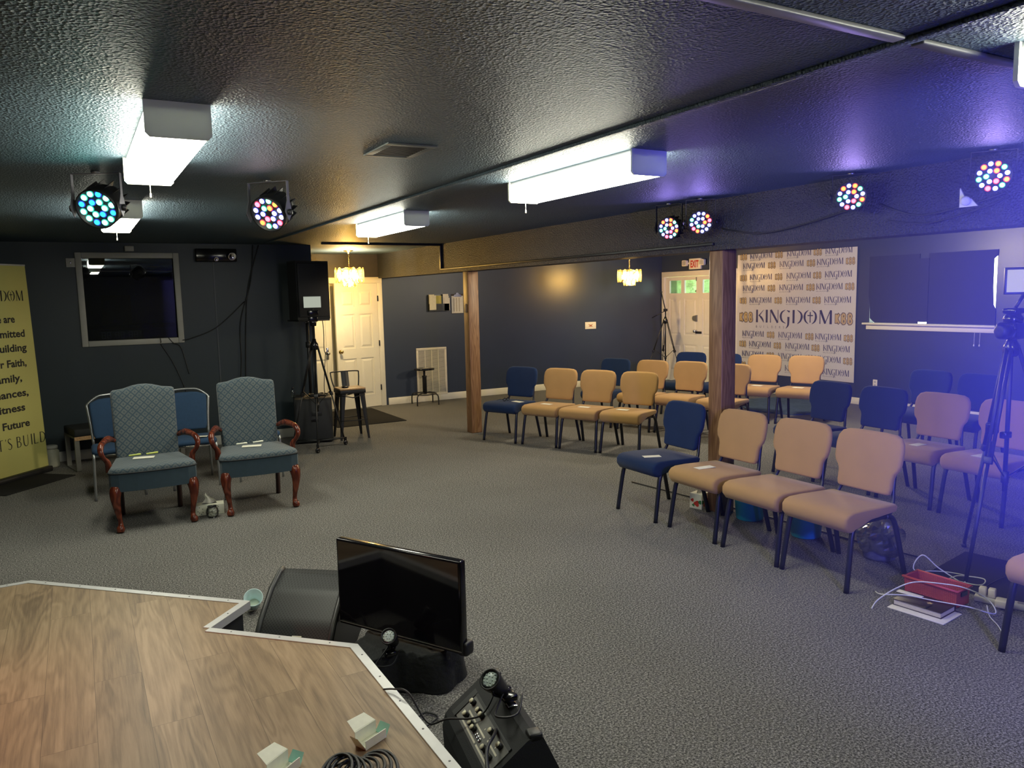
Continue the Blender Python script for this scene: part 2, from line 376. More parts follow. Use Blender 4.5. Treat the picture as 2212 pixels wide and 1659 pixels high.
# ------------------------------------------------------------------ geometry helpers
class G:
    """collects shapes, becomes ONE mesh"""
    def __init__(s): s.v = []; s.f = []; s.m = []; s.s = []; s.uv = {}
    def add(s, vs, fs, mi=0, smooth=False, M=None):
        o = len(s.v)
        for p in vs:
            p = Vector(p)
            s.v.append(M @ p if M is not None else p)
        for f in fs:
            s.f.append([i+o for i in f]); s.m.append(mi); s.s.append(smooth)
        return s
    def box(s, x0, x1, y0, y1, z0, z1, mi=0, bev=0.0, seg=2, M=None):
        if bev <= 0:
            vs = [(x, y, z) for x in (x0, x1) for y in (y0, y1) for z in (z0, z1)]
            return s.add(vs, [(0, 1, 3, 2), (4, 6, 7, 5), (0, 4, 5, 1), (2, 3, 7, 6), (0, 2, 6, 4), (1, 5, 7, 3)], mi, False, M)
        b = bmesh.new()
        bmesh.ops.create_cube(b, size=1, matrix=Matrix.Translation(((x0+x1)/2, (y0+y1)/2, (z0+z1)/2)) @ Matrix.Diagonal((x1-x0, y1-y0, z1-z0, 1)))
        bmesh.ops.bevel(b, geom=b.edges[:], offset=bev, segments=seg, affect='EDGES', profile=0.5)
        b.verts.index_update()
        s.add([v.co.copy() for v in b.verts], [[v.index for v in f.verts] for f in b.faces], mi, True, M)
        b.free()
        return s
    def tube(s, pts, r, n=8, closed=False, mi=0, M=None, caps=True, flat=1.0):
        P = [Vector(p) for p in pts]; k = len(P)
        rad = r if isinstance(r, (list, tuple)) else [r]*k
        T = []
        for i in range(k):
            a = P[(i-1) % k] if (closed or i > 0) else P[i]
            b = P[(i+1) % k] if (closed or i < k-1) else P[i]
            t = (b-a); T.append(t.normalized() if t.length > 1e-9 else Vector((0, 0, 1)))
        ref = Vector((0, 0, 1)) if abs(T[0].z) < 0.9 else Vector((1, 0, 0))
        nrm = T[0].cross(ref).normalized()
        vs = []; fs = []
        for i in range(k):
            nrm = (nrm - T[i]*nrm.dot(T[i]))
            nrm = nrm.normalized() if nrm.length > 1e-9 else T[i].orthogonal().normalized()
            bi = T[i].cross(nrm)
            for j in range(n):
                a = 2*PI*j/n
                vs.append(P[i] + nrm*(math.cos(a)*rad[i]) + bi*(math.sin(a)*rad[i]*flat))
        for i in range(k if closed else k-1):
            i2 = (i+1) % k
            for j in range(n):
                j2 = (j+1) % n
                fs.append((i*n+j, i*n+j2, i2*n+j2, i2*n+j))
        if caps and not closed:
            fs.append(tuple(range(n-1, -1, -1))); fs.append(tuple((k-1)*n+j for j in range(n)))
        return s.add(vs, fs, mi, True, M)
    def lathe(s, prof, n=20, mi=0, M=None, smooth=True):
        vs = []; fs = []
        for (r, z) in prof:
            for j in range(n):
                a = 2*PI*j/n
                vs.append((r*math.cos(a), r*math.sin(a), z))
        for i in range(len(prof)-1):
            for j in range(n):
                j2 = (j+1) % n
                fs.append((i*n+j, i*n+j2, (i+1)*n+j2, (i+1)*n+j))
        if prof[0][0] > 1e-6: fs.append(tuple(range(n-1, -1, -1)))
        if prof[-1][0] > 1e-6: fs.append(tuple((len(prof)-1)*n+j for j in range(n)))
        return s.add(vs, fs, mi, smooth, M)
    def prism(s, poly, d0, d1, f, mi=0, M=None, smooth=False):
        """poly in (a,b); f(a,b,d)->xyz"""
        n = len(poly)
        vs = [f(a, b, d0) for a, b in poly] + [f(a, b, d1) for a, b in poly]
        fs = [tuple(range(n-1, -1, -1)), tuple(range(n, 2*n))] + [(i, (i+1) % n, n+(i+1) % n, n+i) for i in range(n)]
        return s.add(vs, fs, mi, smooth, M)
    def pad(s, outline, thick, f, mi=0, M=None, rings=7, edge=0.035, crown=1.0, back=None):
        """soft cushion from an outline (a,b): rounded rim, f(a,b,d)->xyz with d the height off the mid plane"""
        n = len(outline)
        cx = sum(p[0] for p in outline)/n; cy = sum(p[1] for p in outline)/n
        R0 = sum(math.hypot(p[0]-cx, p[1]-cy) for p in outline)/n
        vs = []; fs = []
        def ring(sc_, d): return [f(cx+(a-cx)*sc_, cy+(b-cy)*sc_, d) for a, b in outline]
        lay = []
        for side in (-1, 1):
            rows = []
            for k in range(rings):
                t = k/(rings-1)*PI/2
                inset = edge*(1-math.cos(t))
                rows.append((1-inset/R0, side*thick/2*math.sin(t)*0.8))
            e = rows[-1][0]
            top = thick/2 if side > 0 else (thick/2 if back is None else back)
            for q in (0.8, 0.55, 0.28):
                rows.append((e*q, side*(thick/2*0.8 + (top-thick/2*0.8)*crown*(1-q*q))))
            lay.append(rows)
        order = list(reversed(lay[0])) + lay[1][1:]
        for sc_, d in order: vs += ring(sc_, d)
        m = len(order)
        for i in range(m-1):
            for j in range(n):
                j2 = (j+1) % n
                fs.append((i*n+j, i*n+j2, (i+1)*n+j2, (i+1)*n+j))
        fs.append(tuple(range(n-1, -1, -1))); fs.append(tuple((m-1)*n+j for j in range(n)))
        return s.add(vs, fs, mi, True, M)
    def grid(s, nu, nv, f, mi=0, smooth=True, M=None, uv=False):
        vs = [f(i/nu, j/nv) for j in range(nv+1) for i in range(nu+1)]
        fs = [(j*(nu+1)+i, j*(nu+1)+i+1, (j+1)*(nu+1)+i+1, (j+1)*(nu+1)+i) for j in range(nv) for i in range(nu)]
        return s.add(vs, fs, mi, smooth, M)

def obj(name, g, m, parent=None, loc=None, rot=None):
    me = bpy.data.meshes.new(name)
    me.from_pydata([tuple(v) for v in g.v], [], g.f)
    for mm in (m if isinstance(m, (list, tuple)) else [m]): me.materials.append(mm)
    me.polygons.foreach_set('material_index', g.m)
    me.polygons.foreach_set('use_smooth', g.s)
    me.update()
    b = bmesh.new(); b.from_mesh(me); bmesh.ops.recalc_face_normals(b, faces=b.faces[:]); b.to_mesh(me); b.free()
    o = bpy.data.objects.new(name, me); C.objects.link(o)
    if parent is not None: o.parent = parent
    if loc is not None: o.location = loc
    if rot is not None: o.rotation_euler = rot
    return o

def thing(name, label, cat, loc=(0, 0, 0), rotz=0.0, group=None):
    o = bpy.data.objects.new(name, None); C.objects.link(o)
    o.empty_display_size = 0.1
    o.location = loc; o.rotation_euler = (0, 0, rotz); o['label'] = label; o['category'] = cat
    if group: o['group'] = group
    return o
def tag(o, label, cat, group=None):
    o['label'] = label; o['category'] = cat
    if group: o['group'] = group
    return o
def struct(name, g, m, parent=None):
    o = obj(name, g, m, parent)
    if parent is None: o['kind'] = 'structure'
    return o
def dup(root, loc, rotz, label=None, group=None):
    r = root.copy(); C.objects.link(r); r.location = loc; r.rotation_euler = (0, 0, rotz)
    if label: r['label'] = label
    if group: r['group'] = group
    for ch in list(root.children):
        c = ch.copy(); C.objects.link(c); c.parent = r
        for gc in list(ch.children):
            d = gc.copy(); C.objects.link(d); d.parent = c
    return r
def smooth_path(pts, k=6, closed=False):
    P = [Vector(p) for p in pts]; n = len(P); out = []
    for i in range(n if closed else n-1):
        p0 = P[(i-1) % n] if (closed or i > 0) else P[i]
        p1 = P[i]; p2 = P[(i+1) % n]
        p3 = P[(i+2) % n] if (closed or i < n-2) else P[i+1]
        for j in range(k):
            t = j/k
            out.append(0.5*((2*p1)+(-p0+p2)*t+(2*p0-5*p1+4*p2-p3)*t*t+(-p0+3*p1-3*p2+p3)*t**3))
    if not closed: out.append(P[-1])
    return out
def rrect(w_, h_, r, n=5, cx=0.0, cy=0.0):
    out = []
    for (sx, sy, a0) in ((1, 1, 0), (-1, 1, 90), (-1, -1, 180), (1, -1, 270)):
        for k in range(n+1):
            a = R(a0+90*k/n)
            out.append((cx+sx*(w_/2-r)+r*math.cos(a), cy+sy*(h_/2-r)+r*math.sin(a)))
    return out
def Tm(loc=(0, 0, 0), rot=(0, 0, 0)): return Matrix.Translation(loc) @ Euler(rot).to_matrix().to_4x4()
def aimM(loc, d):
    """local +Z points along d"""
    return Matrix.Translation(loc) @ Vector(d).to_track_quat('Z', 'Y').to_matrix().to_4x4()

# text -> flat polygons with cap height 1
_tc = {}
def text_polys(body, bold=0.0):
    key = (body, bold)
    if key in _tc: return _tc[key]
    cu = bpy.data.curves.new('t', 'FONT'); cu.body = body; cu.offset = bold; cu.resolution_u = 3
    ob = bpy.data.objects.new('t', cu); C.objects.link(ob)
    dg = bpy.context.evaluated_depsgraph_get(); dg.update()
    me = bpy.data.meshes.new_from_object(ob.evaluated_get(dg))
    vs = [(v.co.x, v.co.y) for v in me.vertices]; fs = [list(p.vertices) for p in me.polygons]
    bpy.data.objects.remove(ob); bpy.data.curves.remove(cu); bpy.data.meshes.remove(me)
    cap = 0.70
    x0 = min(v[0] for v in vs); x1 = max(v[0] for v in vs)
    vs = [((a-x0)/cap, b/cap) for a, b in vs]
    _tc[key] = (vs, fs, (x1-x0)/cap)
    return _tc[key]
def write(g, body, f, x, y, h, mi=0, bold=0.0, align='L', width=None, d=0.0):
    vs, fs, wd = text_polys(body, bold)
    sx = h if width is None else width/wd
    off = {'L': 0, 'C': -wd*sx/2, 'R': -wd*sx}[align]
    g.add([f(x+off+a*sx, y+b*h, d) for a, b in vs], fs, mi)
def strokes(g, lst, f, x, y, h, mi=0, d=0.0, wadd=0.0, sx=1.0):
    """lst: [(points, widths)] calligraphic ribbons, unit cap height"""
    for si, (pts, wd) in enumerate(lst):
        if len(pts) > 2: P = [(p.x, p.y) for p in smooth_path([(a, b, 0) for a, b in pts], 5)]
        else: P = pts
        m = len(P); W = []
        for i in range(m):
            t = i/(m-1)*(len(wd)-1); k = min(int(t), len(wd)-2)
            W.append(wd[k]+(wd[k+1]-wd[k])*(t-k)+wadd)
        L_ = []; R_ = []
        for i in range(m):
            a = P[max(i-1, 0)]; b = P[min(i+1, m-1)]
            dx, dy = b[0]-a[0], b[1]-a[1]; q = math.hypot(dx, dy) or 1
            nx, ny = -dy/q*W[i]/2, dx/q*W[i]/2
            px, py = P[i]
            if wadd and i == 0: px -= dx/q*wadd/2; py -= dy/q*wadd/2
            if wadd and i == m-1: px += dx/q*wadd/2; py += dy/q*wadd/2
            L_.append((px+nx, py+ny)); R_.append((px-nx, py-ny))
        vs = [f(x+a*h*sx, y+b*h, d+si*2.5e-5) for a, b in L_+R_]
        g.add(vs, [(i, i+1, m+i+1, m+i) for i in range(m-1)], mi)
LOGO = [
    ([(0.10, 0), (0.10, 1)], [.17, .15]), ([(0.26, .52), (0.45, .74), (0.68, 1.0)], [.10, .06, .015]), ([(0.27, .58), (0.46, .40), (0.60, .2), (0.67, 0)], [.06, .16, .12, .02]),
    ([(0.93, 0), (0.93, 1)], [.16, .17]),
    ([(1.25, 0), (1.25, 1)], [.07, .05]), ([(1.27, 1), (1.86, 0)], [.17, .15]), ([(1.87, 0.02), (1.87, 1)], [.05, .05]),
    ([(2.48, 1.0), (2.20, .82), (2.10, .5), (2.22, .15), (2.52, -.03)], [.02, .12, .17, .13, .02]), ([(2.58, .97), (2.82, .86)], [.02, .16]), ([(2.73, .47), (2.72, -.05), (2.66, -.25), (2.52, -.42)], [.17, .15, .11, .02]),
    ([(3.14, 0), (3.14, 1)], [.16, .17]), ([(3.42, 1), (3.70, .78), (3.78, .48), (3.66, .15), (3.44, -.03)], [.02, .12, .17, .12, .02]),
    ([(4.30, 1), (4.06, .78), (4.00, .48), (4.08, .18), (4.30, -.03)], [.02, .12, .16, .12, .02]), ([(4.56, 1), (4.80, .78), (4.86, .48), (4.78, .18), (4.56, -.03)], [.02, .12, .16, .12, .02]),
    ([(4.43, .08), (4.43, .86)], [.07, .08]), ([(4.22, .60), (4.64, .60)], [.08, .08]),
    ([(5.17, 0), (5.17, 1)], [.07, .05]), ([(5.19, 1), (5.56, .03)], [.17, .15]), ([(5.54, .03), (5.92, 1)], [.05, .06]), ([(5.95, 0), (5.95, 1)], [.17, .15])]
LOGO_W = 6.05
KBBS = [([(0.13, .12), (0.13, .88)], [.25, .25]), ([(0.20, .50), (0.47, .90)], [.22, .22]), ([(0.20, .50), (0.49, .10)], [.22, .22])]
for x_ in (0.88, 1.66):
    KBBS += [([(x_, .12), (x_, .88)], [.25, .25]), ([(x_, .90), (x_+.25, .88), (x_+.33, .72), (x_+.25, .57), (x_, .54)], [.17, .18, .20, .18, .16]),
             ([(x_, .46), (x_+.28, .45), (x_+.38, .28), (x_+.28, .12), (x_, .10)], [.16, .18, .21, .19, .17])]
KBB_W = 2.2
def kbb(g, f, x, y, wid, h, dark, gold, d):
    sx = wid/KBB_W/h
    strokes(g, KBBS, f, x, y, h, dark, d, 0.11, sx)
    strokes(g, KBBS, f, x, y, h, gold, d+0.0006, 0.0, sx)
# ------------------------------------------------------------------ room shell
CZ = 2.45            # ceiling
FY, CY, RX, BX = 12.0, 10.0, 10.2, 4.305   # far wall, control room wall, right wall, beam face
struct('floor', G().box(-4.2, 10.4, -3.2, 12.2, -0.1, 0), carpet)
struct('ceiling', G().box(-4.2, 10.4, -3.2, 12.2, CZ, CZ+0.1), ceilm)
g = G()
g.box(-4.2, 2.70, FY, FY+.12, 0, CZ); g.box(4.31, 10.2, FY, FY+.12, 0, CZ); g.box(2.70, 4.31, FY, FY+.12, 2.09, CZ, 1)
struct('wall_far', g, [wallm, headm])
g = G()
g.box(-4.2, 0.10, CY, CY+.12, 0, CZ); g.box(1.09, 2.70, CY, CY+.12, 0, CZ); g.box(0.10, 1.09, CY, CY+.12, 0, 1.325); g.box(0.10, 1.09, CY, CY+.12, 2.295, CZ)
g.box(2.58, 2.70, CY+.12, FY, 0, CZ)
struct('wall_control', g, ctrlm)
g = G()
g.box(RX, RX+.10, 11.94, 12.12, 0, CZ); g.box(RX, RX+.10, 10.02, 11.94, 2.085, CZ); g.box(RX, RX+.10, 7.36, 10.02, 0, CZ)
g.box(RX, RX+.10, 5.57, 7.36, 0, 1.235); g.box(RX, RX+.10, 5.57, 7.36, 2.12, CZ); g.box(RX, RX+.10, -3.2, 5.57, 0, CZ)
struct('wall_right', g, wallm)
struct('wall_left', G().box(-4.2, -4.0, -3.2, 12.1, 0, CZ), ctrlm)
struct('wall_back', G().box(-4.2, 10.3, -3.2, -3.0, 0, CZ), ctrlm)
struct('ceiling_beam', G().box(BX, BX+.22, -3.0, FY, 2.068, CZ), beamm)
g = G()
g.box(4.40, RX, FY-.016, FY, 0, 0.115, 0, .004); struct('baseboard_far', g, white)
struct('baseboard_control', G().box(-4.0, 2.70, CY-.016, CY, 0, 0.115, 0, .004), greytrim)
struct('baseboard_right', G().box(RX-.016, RX, -3.0, 9.95, 0, 0.10, 0, .004), white)
# wiring channels painted with the ceiling, one bare metal run across
ch = G()
ch.box(2.050, 2.090, -1.0, 9.48, CZ-.014, CZ, 0, .004); struct('trim_1', ch, ceilm)
ch = G(); ch.box(-3.5, 2.03, 1.38, 1.42, CZ-.014, CZ, 0, .004); ch.box(2.11, 4.3, 1.38, 1.42, CZ-.014, CZ, 0, .004); struct('trim_2', ch, mat('dull_channel', (0.17, 0.175, 0.18), 0.4, var=(20, .2)))
ch = G(); ch.box(2.70, BX, 9.48, 9.52, CZ-.026, CZ, 0, .005); ch.box(BX-.026, BX, 9.48, 9.52, 2.12, CZ, 0, .005); ch.box(BX-.024, BX, 4.45, 9.52, 2.105, 2.127, 0, .005); struct('trim_3', ch, blackm)
struct('trim_4', G().box(1.500, 1.512, CY-.006, CY, 0.12, 2.40), mat('seam_strip', (0.07, 0.08, 0.09), .4))

# ------------------------------------------------------------------ doors
def leaf_mesh(w_, h_, cols, rows, th=.036, skip=()):
    """stile and rail door: cols/rows list the panel spans; raised field in each panel"""
    g = G(); xs = [0]; 
    for a, b in cols: xs += [a, b]
    xs.append(w_); zs = [0]
    for a, b in rows: zs += [a, b]
    zs.append(h_)
    for i in range(0, len(xs), 2): g.box(xs[i], xs[i+1], -th/2, th/2, 0, h_)
    for a, b in cols:
        for i in range(0, len(zs), 2): g.box(a, b, -th/2, th/2, zs[i], zs[i+1])
    for ci, (a, b) in enumerate(cols):
        for ri, (c, d) in enumerate(rows):
            if (ci, ri) in skip: continue
            g.box(a, b, -.008, .008, c, d)
            i1, i2 = .022, .05
            for s_ in (-1, 1):
                f = [(a+i1, s_*.008, c+i1), (b-i1, s_*.008, c+i1), (b-i1, s_*.008, d-i1), (a+i1, s_*.008, d-i1), (a+i2, s_*.017, c+i2), (b-i2, s_*.017, c+i2), (b-i2, s_*.017, d-i2), (a+i2, s_*.017, d-i2)]
                g.add(f, [(4, 5, 6, 7), (0, 1, 5, 4), (1, 2, 6, 5), (2, 3, 7, 6), (3, 0, 4, 7)])
    return g
cols6 = [(.11, .345), (.425, .66)]; rows6 = [(.20, .80), (.96, 1.50), (1.62, 1.87)]
g = G()
g.box(2.702, 2.748, FY-.018, FY+.02, 0, 2.075, 0, .004); g.box(4.275, 4.36, FY-.018, FY+.02, 0, 2.075, 0, .004); g.box(2.702, 4.36, FY-.019, FY+.02, 1.995, 2.085, 0, .004)
g.box(4.275, 4.31, FY+.02, FY+.11, 0, 2.03); g.box(2.70, 2.735, FY+.02, FY+.11, 0, 2.03); g.box(2.70, 4.31, FY+.02, FY+.11, 2.01, 2.09); g.box(2.70, 4.31, FY+.10, FY+.12, 0, 2.09)
door1 = struct('door_1', g, white)
lf = obj('door_leaf', leaf_mesh(.755, 1.985, cols6, rows6), white, door1, (2.752, FY+.03, .008))
def knob(parent, x, y, z, m, s=-1, r=.027):
    k = G().lathe([(0.03, 0), (0.03, .006), (.010, .010), (.010, .03), (r*.8, .038), (r, .052), (r*.8, .066), (0, .07)], 16, M=aimM((x, y, z), (0, s, 0)))
    return obj('knob', k, m, parent)
knob(lf, .675, -.018, .895, chrome)
ob = obj('backset_plate', G().box(.655, .695, -.022, -.017, .80, .985, 0, .004), chrome, lf)
rl = obj('door_leaf', leaf_mesh(.755, 1.985, cols6, rows6), white, door1, (4.268, FY-.004, .008), (0, 0, PI+R(11)))
knob(rl, .70, .018, .92, brass, 1)
for z in (.30, 1.02, 1.74):
    obj('hinge', G().box(-.012, .006, .012, .030, z-.045, z+.045, 0, .002), blackm, rl)

g = G()
for a, b in ((11.90, 11.985), (9.955, 10.06)): g.box(RX-.018, RX+.01, a, b, 0, 2.125, 0, .004)
g.box(RX-.019, RX+.01, 9.955, 11.985, 2.03, 2.13, 0, .004)
g.box(RX+.01, RX+.10, 11.90, 11.94, 0, 2.06); g.box(RX+.01, RX+.10, 10.02, 10.06, 0, 2.06); g.box(RX+.01, RX+.10, 10.02, 11.94, 2.035, 2.085)
door2 = struct('door_2', g, white)
colsE = [(.115, .445), (.535, .865)]; rowsE = [(.20, .72), (.90, 1.60), (1.705, 1.95)]
for k, (y0, nm) in enumerate(((11.895, 'l'), (10.978, 'r'))):
    L_ = obj('door_leaf', leaf_mesh(.915, 2.02, colsE, rowsE, skip=((0, 2), (1, 2))), white, door2, (RX+.03, y0, .008), (0, 0, -PI/2))
    for ci, (a, b) in enumerate(colsE):
        obj('window_pane', G().box(a, b, -.003, .003, 1.705, 1.95), pane, L_)
    if k == 0:
        b_ = G().lathe([(.036, 0), (.034, .018), (.012, .020), (.012, .034), (0, .036)], 18, M=aimM((.87, -.018, .985), (0, -1, 0)))
        obj('knob', G().lathe([(0.03, 0), (.012, .008), (.012, .03), (.030, .045), (.026, .062), (0, .066)], 16, M=aimM((.865, -.018, .985), (0, -1, 0))), chrome, L_)
        d_ = G().prism([(.80, 1.19), (.90, 1.17), (.90, 1.29), (.80, 1.27), (.785, 1.23)], -.05, -.018, lambda a, b, d: (a, d, b))
        obj('deadbolt_guard', d_, steelgrey, L_)
        obj('door_sticker', G().lathe([(.022, 0), (.022, .001)], 14, M=aimM((.84, -.004, 1.74), (0, -1, 0))), printgrey, L_)
    else:
        obj('slide_latch', G().box(-.06, .10, -.036, -.018, .945, .985, 0, .004), blackm, L_)
    obj('flush_bolt', G().box(.86 if k == 0 else .03, .88 if k == 0 else .05, -.028, -.018, 1.93, 2.0, 0, .002), steelgrey, L_) if k == 0 else None

# ------------------------------------------------------------------ control room window
g = G()
for x0, x1, z0, z1 in ((0.05, 0.115, 1.28, 2.34), (1.06, 1.125, 1.28, 2.34), (0.115, 1.06, 2.275, 2.34), (0.115, 1.06, 1.28, 1.345)):
    g.box(x0, x1, CY-.022, CY, z0, z1, 0, .007)
g.box(0.10, 0.115, CY, CY+.12, 1.325, 2.295); g.box(1.075, 1.09, CY, CY+.12, 1.325, 2.295); g.box(.10, 1.09, CY, CY+.12, 2.28, 2.295); g.box(.10, 1.09, CY, CY+.12, 1.325, 1.34)
win1 = struct('window_1', g, greytrim)
obj('window_pane', G().box(.115, 1.075, CY+.05, CY+.056, 1.34, 2.28), boothpane, win1)
# right hand window: boarded, light leaking round the boards
g = G()
g.box(RX-.075, RX+.02, 5.525, 7.436, 1.206, 1.235, 0, .008); g.box(RX-.022, RX, 5.56, 7.40, 1.135, 1.206, 0, .006)
win2 = struct('window_2', g, white)
bf = lambda d0: (lambda a, b, d: (RX-.004-d, a, b))
obj('window_board', G().prism([(7.375, 2.195), (6.60, 2.195), (6.60, 1.236), (7.27, 1.236), (7.305, 1.265), (7.345, 1.30), (7.352, 1.50), (7.375, 1.62)], 0.0, .008, bf(0)), blindm, win2)
obj('window_board', G().prism([(6.47, 2.195), (5.56, 2.195), (5.562, 2.12), (5.608, 2.08), (5.604, 1.72), (5.590, 1.50), (5.56, 1.44), (5.56, 1.236), (6.47, 1.236)], 0.0, .008, bf(0)), blindm, win2)
obj('window_board', G().prism([(6.61, 2.13), (6.46, 2.13), (6.46, 1.262), (6.50, 1.258), (6.61, 1.262)], .009, .015, bf(0)), blindm, win2)
g = G().tube([(RX-.03, 5.80, 1.135), (RX-.035, 5.80, .98)], .0025, 5); g.lathe([(0, -.02), (.010, -.01), (.006, .012), (0, .014)], 8, M=Tm((RX-.035, 5.80, .975)))
g.tube([(RX-.03, 5.73, 1.135), (RX-.035, 5.73, .98)], .0025, 5); g.lathe([(0, -.02), (.010, -.01), (.006, .012), (0, .014)], 8, M=Tm((RX-.035, 5.73, .975)))
obj('blind_cord', g, whitecable, win2)

# shrubs outside, seen through the door panes
random.seed(3)
g = G()
def hf(u, v):
    return (13.2 + .5*math.sin(u*31)*math.sin(v*17) + random.uniform(-.25, .25), 11.6+u*9, -.2+v*3.2)
g.grid(60, 14, hf)
g.grid(60, 3, lambda u, v: (hf(u, 1)[0]+v*1.5, 11.6+u*9, 3.0))
tag(obj('garden_hedge', g, leaf), 'green sunlit hedge outside, seen through the exit door panes', 'hedge')

# ------------------------------------------------------------------ posts
def post(y, label, face):
    g = G().box(-.073, .073, -.073, .073, 0, 2.068, 0, .008)
    o = obj('wooden_post', g, oak, None, (BX+.105, y, 0)); tag(o, label, 'post', 'square oak posts under the beam'); return o
p1 = post(8.87, 'square oak post farther from the stage, with a small switch on its side', 0)
obj('switch', G().box(-.086, -.073, -.02, .035, 1.55, 1.66, 0, .004), mat('oak_switch', (.42, .30, .15), .5), p1)
post(4.47, 'square oak post nearer the stage, rising behind the navy front-row chair', 1)

# ------------------------------------------------------------------ stage
ZS = 0.35
poly = [(-3.0, 4.60), (-.30, 4.60), (.62, 3.69), (.41, 3.47), (.91, 2.97), (.91, -2.2), (-3.0, -2.2)]
stage = thing('stage', 'low stage platform with wood-look plank top and metal edge strips', 'stage', (0, 0, 0))
obj('deck', G().prism(poly, ZS-.03, ZS, lambda a, b, d: (a, b, d)), planks, stage)
obj('riser', G().prism([(-2.98, 4.575), (-.31, 4.575), (.585, 3.69), (.375, 3.47), (.885, 2.96), (.885, -2.18), (-2.98, -2.18)], 0, ZS-.03, lambda a, b, d: (a, b, d)), blackr, stage)
edges = [(poly[0], poly[1]), (poly[1], poly[2]), (poly[2], poly[3]), (poly[3], poly[4]), (poly[4], poly[5])]
for ei, (a, b) in enumerate(edges):
    ZE = ZS+.0025+.0004*ei
    a = Vector((*a, 0)); b = Vector((*b, 0)); t = (b-a).normalized(); n_ = Vector((-t.y, t.x, 0))   # outward is left of travel? resolved below
    inw = Vector((t.y, -t.x, 0))
    g = G(); w0 = .034
    q = [a, b, b+inw*w0, a+inw*w0]
    g.prism([(p.x, p.y) for p in q], ZS, ZE, lambda a_, b_, d: (a_, b_, d))
    o_ = -inw*.0025
    q2 = [a, b, b+o_, a+o_]
    g.prism([(p.x, p.y) for p in q2], ZS-.034, ZE-.0002, lambda a_, b_, d: (a_, b_, d))
    e = obj('edge_strip', g, alu, stage)
    ln = (b-a).length; k = max(1, int(ln/.2)); sg = G()
    for i in range(k):
        p = a + t*(ln*(i+.5)/k) + inw*.014
        sg.lathe([(.0042, ZE), (.003, ZE+.0017), (0, ZE+.0019)], 8, M=Tm((p.x, p.y, 0)))
    obj('screw', sg, screwm, e)['kind'] = 'stuff'

# ------------------------------------------------------------------ ceiling lights
def fluor(x, y0, label, first=[None]):
    """wraparound fixture, near end at y0, 1.22 long"""
    if first[0] is None:
        t = thing('fluorescent_light', label, 'ceiling light', (x, y0, CZ), 0, 'wraparound fluorescent lights on the ceiling')
        obj('housing', G().box(-.095, .095, .004, 1.216, -.028, 0, 0, .003), fixm, t)
        prof = [(-.103, -.030), (.103, -.030), (.103, -.105), (.092, -.118), (-.092, -.118), (-.103, -.105)]
        obj('diffuser', G().prism(prof, .012, 1.205, lambda a, b, d: (a, d, b)), tube, t)
        ep = [(-.108, 0), (.108, 0), (.108, -.107), (.094, -.122), (-.094, -.122), (-.108, -.107)]
        obj('end_plate', G().prism(ep, 0, .011, lambda a, b, d: (a, d, b)), epm, t)
        obj('end_plate', G().prism(ep, 1.206, 1.22, lambda a, b, d: (a, d, b)), capm, t)
        g = G().tube([(.0, 1.19, -.12), (.0, 1.19, -.165)], .0022, 6); g.lathe([(0, -.185), (.005, -.182), (.0035, -.163), (0, -.162)], 8, M=Tm((0, 1.19, 0)))
        obj('pull_cord', g, cream, t)
        first[0] = t
        return t
    return dup(first[0], (x, y0, CZ), 0, label)
fluor(.362, 2.945, 'bright fluorescent ceiling light nearest the camera on the left, largest of all')
fluor(.345, 5.83, 'fluorescent ceiling light farther left, partly behind the teal stage light')
fluor(2.49, 3.02, 'long fluorescent ceiling light right of centre, in front of the beam')
fluor(2.45, 5.86, 'fluorescent ceiling light just in front of the hanging chandelier by the door')
fluor(2.50, .07, 'fluorescent ceiling light cut off by the upper right edge')

# ceiling vent
t = thing('ceiling_vent', 'dark square ceiling air vent between the two fluorescent rows', 'vent', (1.385, 3.49, CZ))
g = G()
for a in ((-.12, .12, -.17, -.13), (-.12, .12, .13, .17), (-.12, -.085, -.13, .13), (.085, .12, -.13, .13)): g.box(a[0], a[1], a[2], a[3], -.007, 0, 0, .002)
obj('frame', g, mat('vent_paint', (.12, .13, .13), .5), t)
g = G()
for k in range(9): g.box(-.085, .085, -.12+k*.027, -.105+k*.027, -.006, -.002, M=None)
obj('louvre', g, blackm, t)

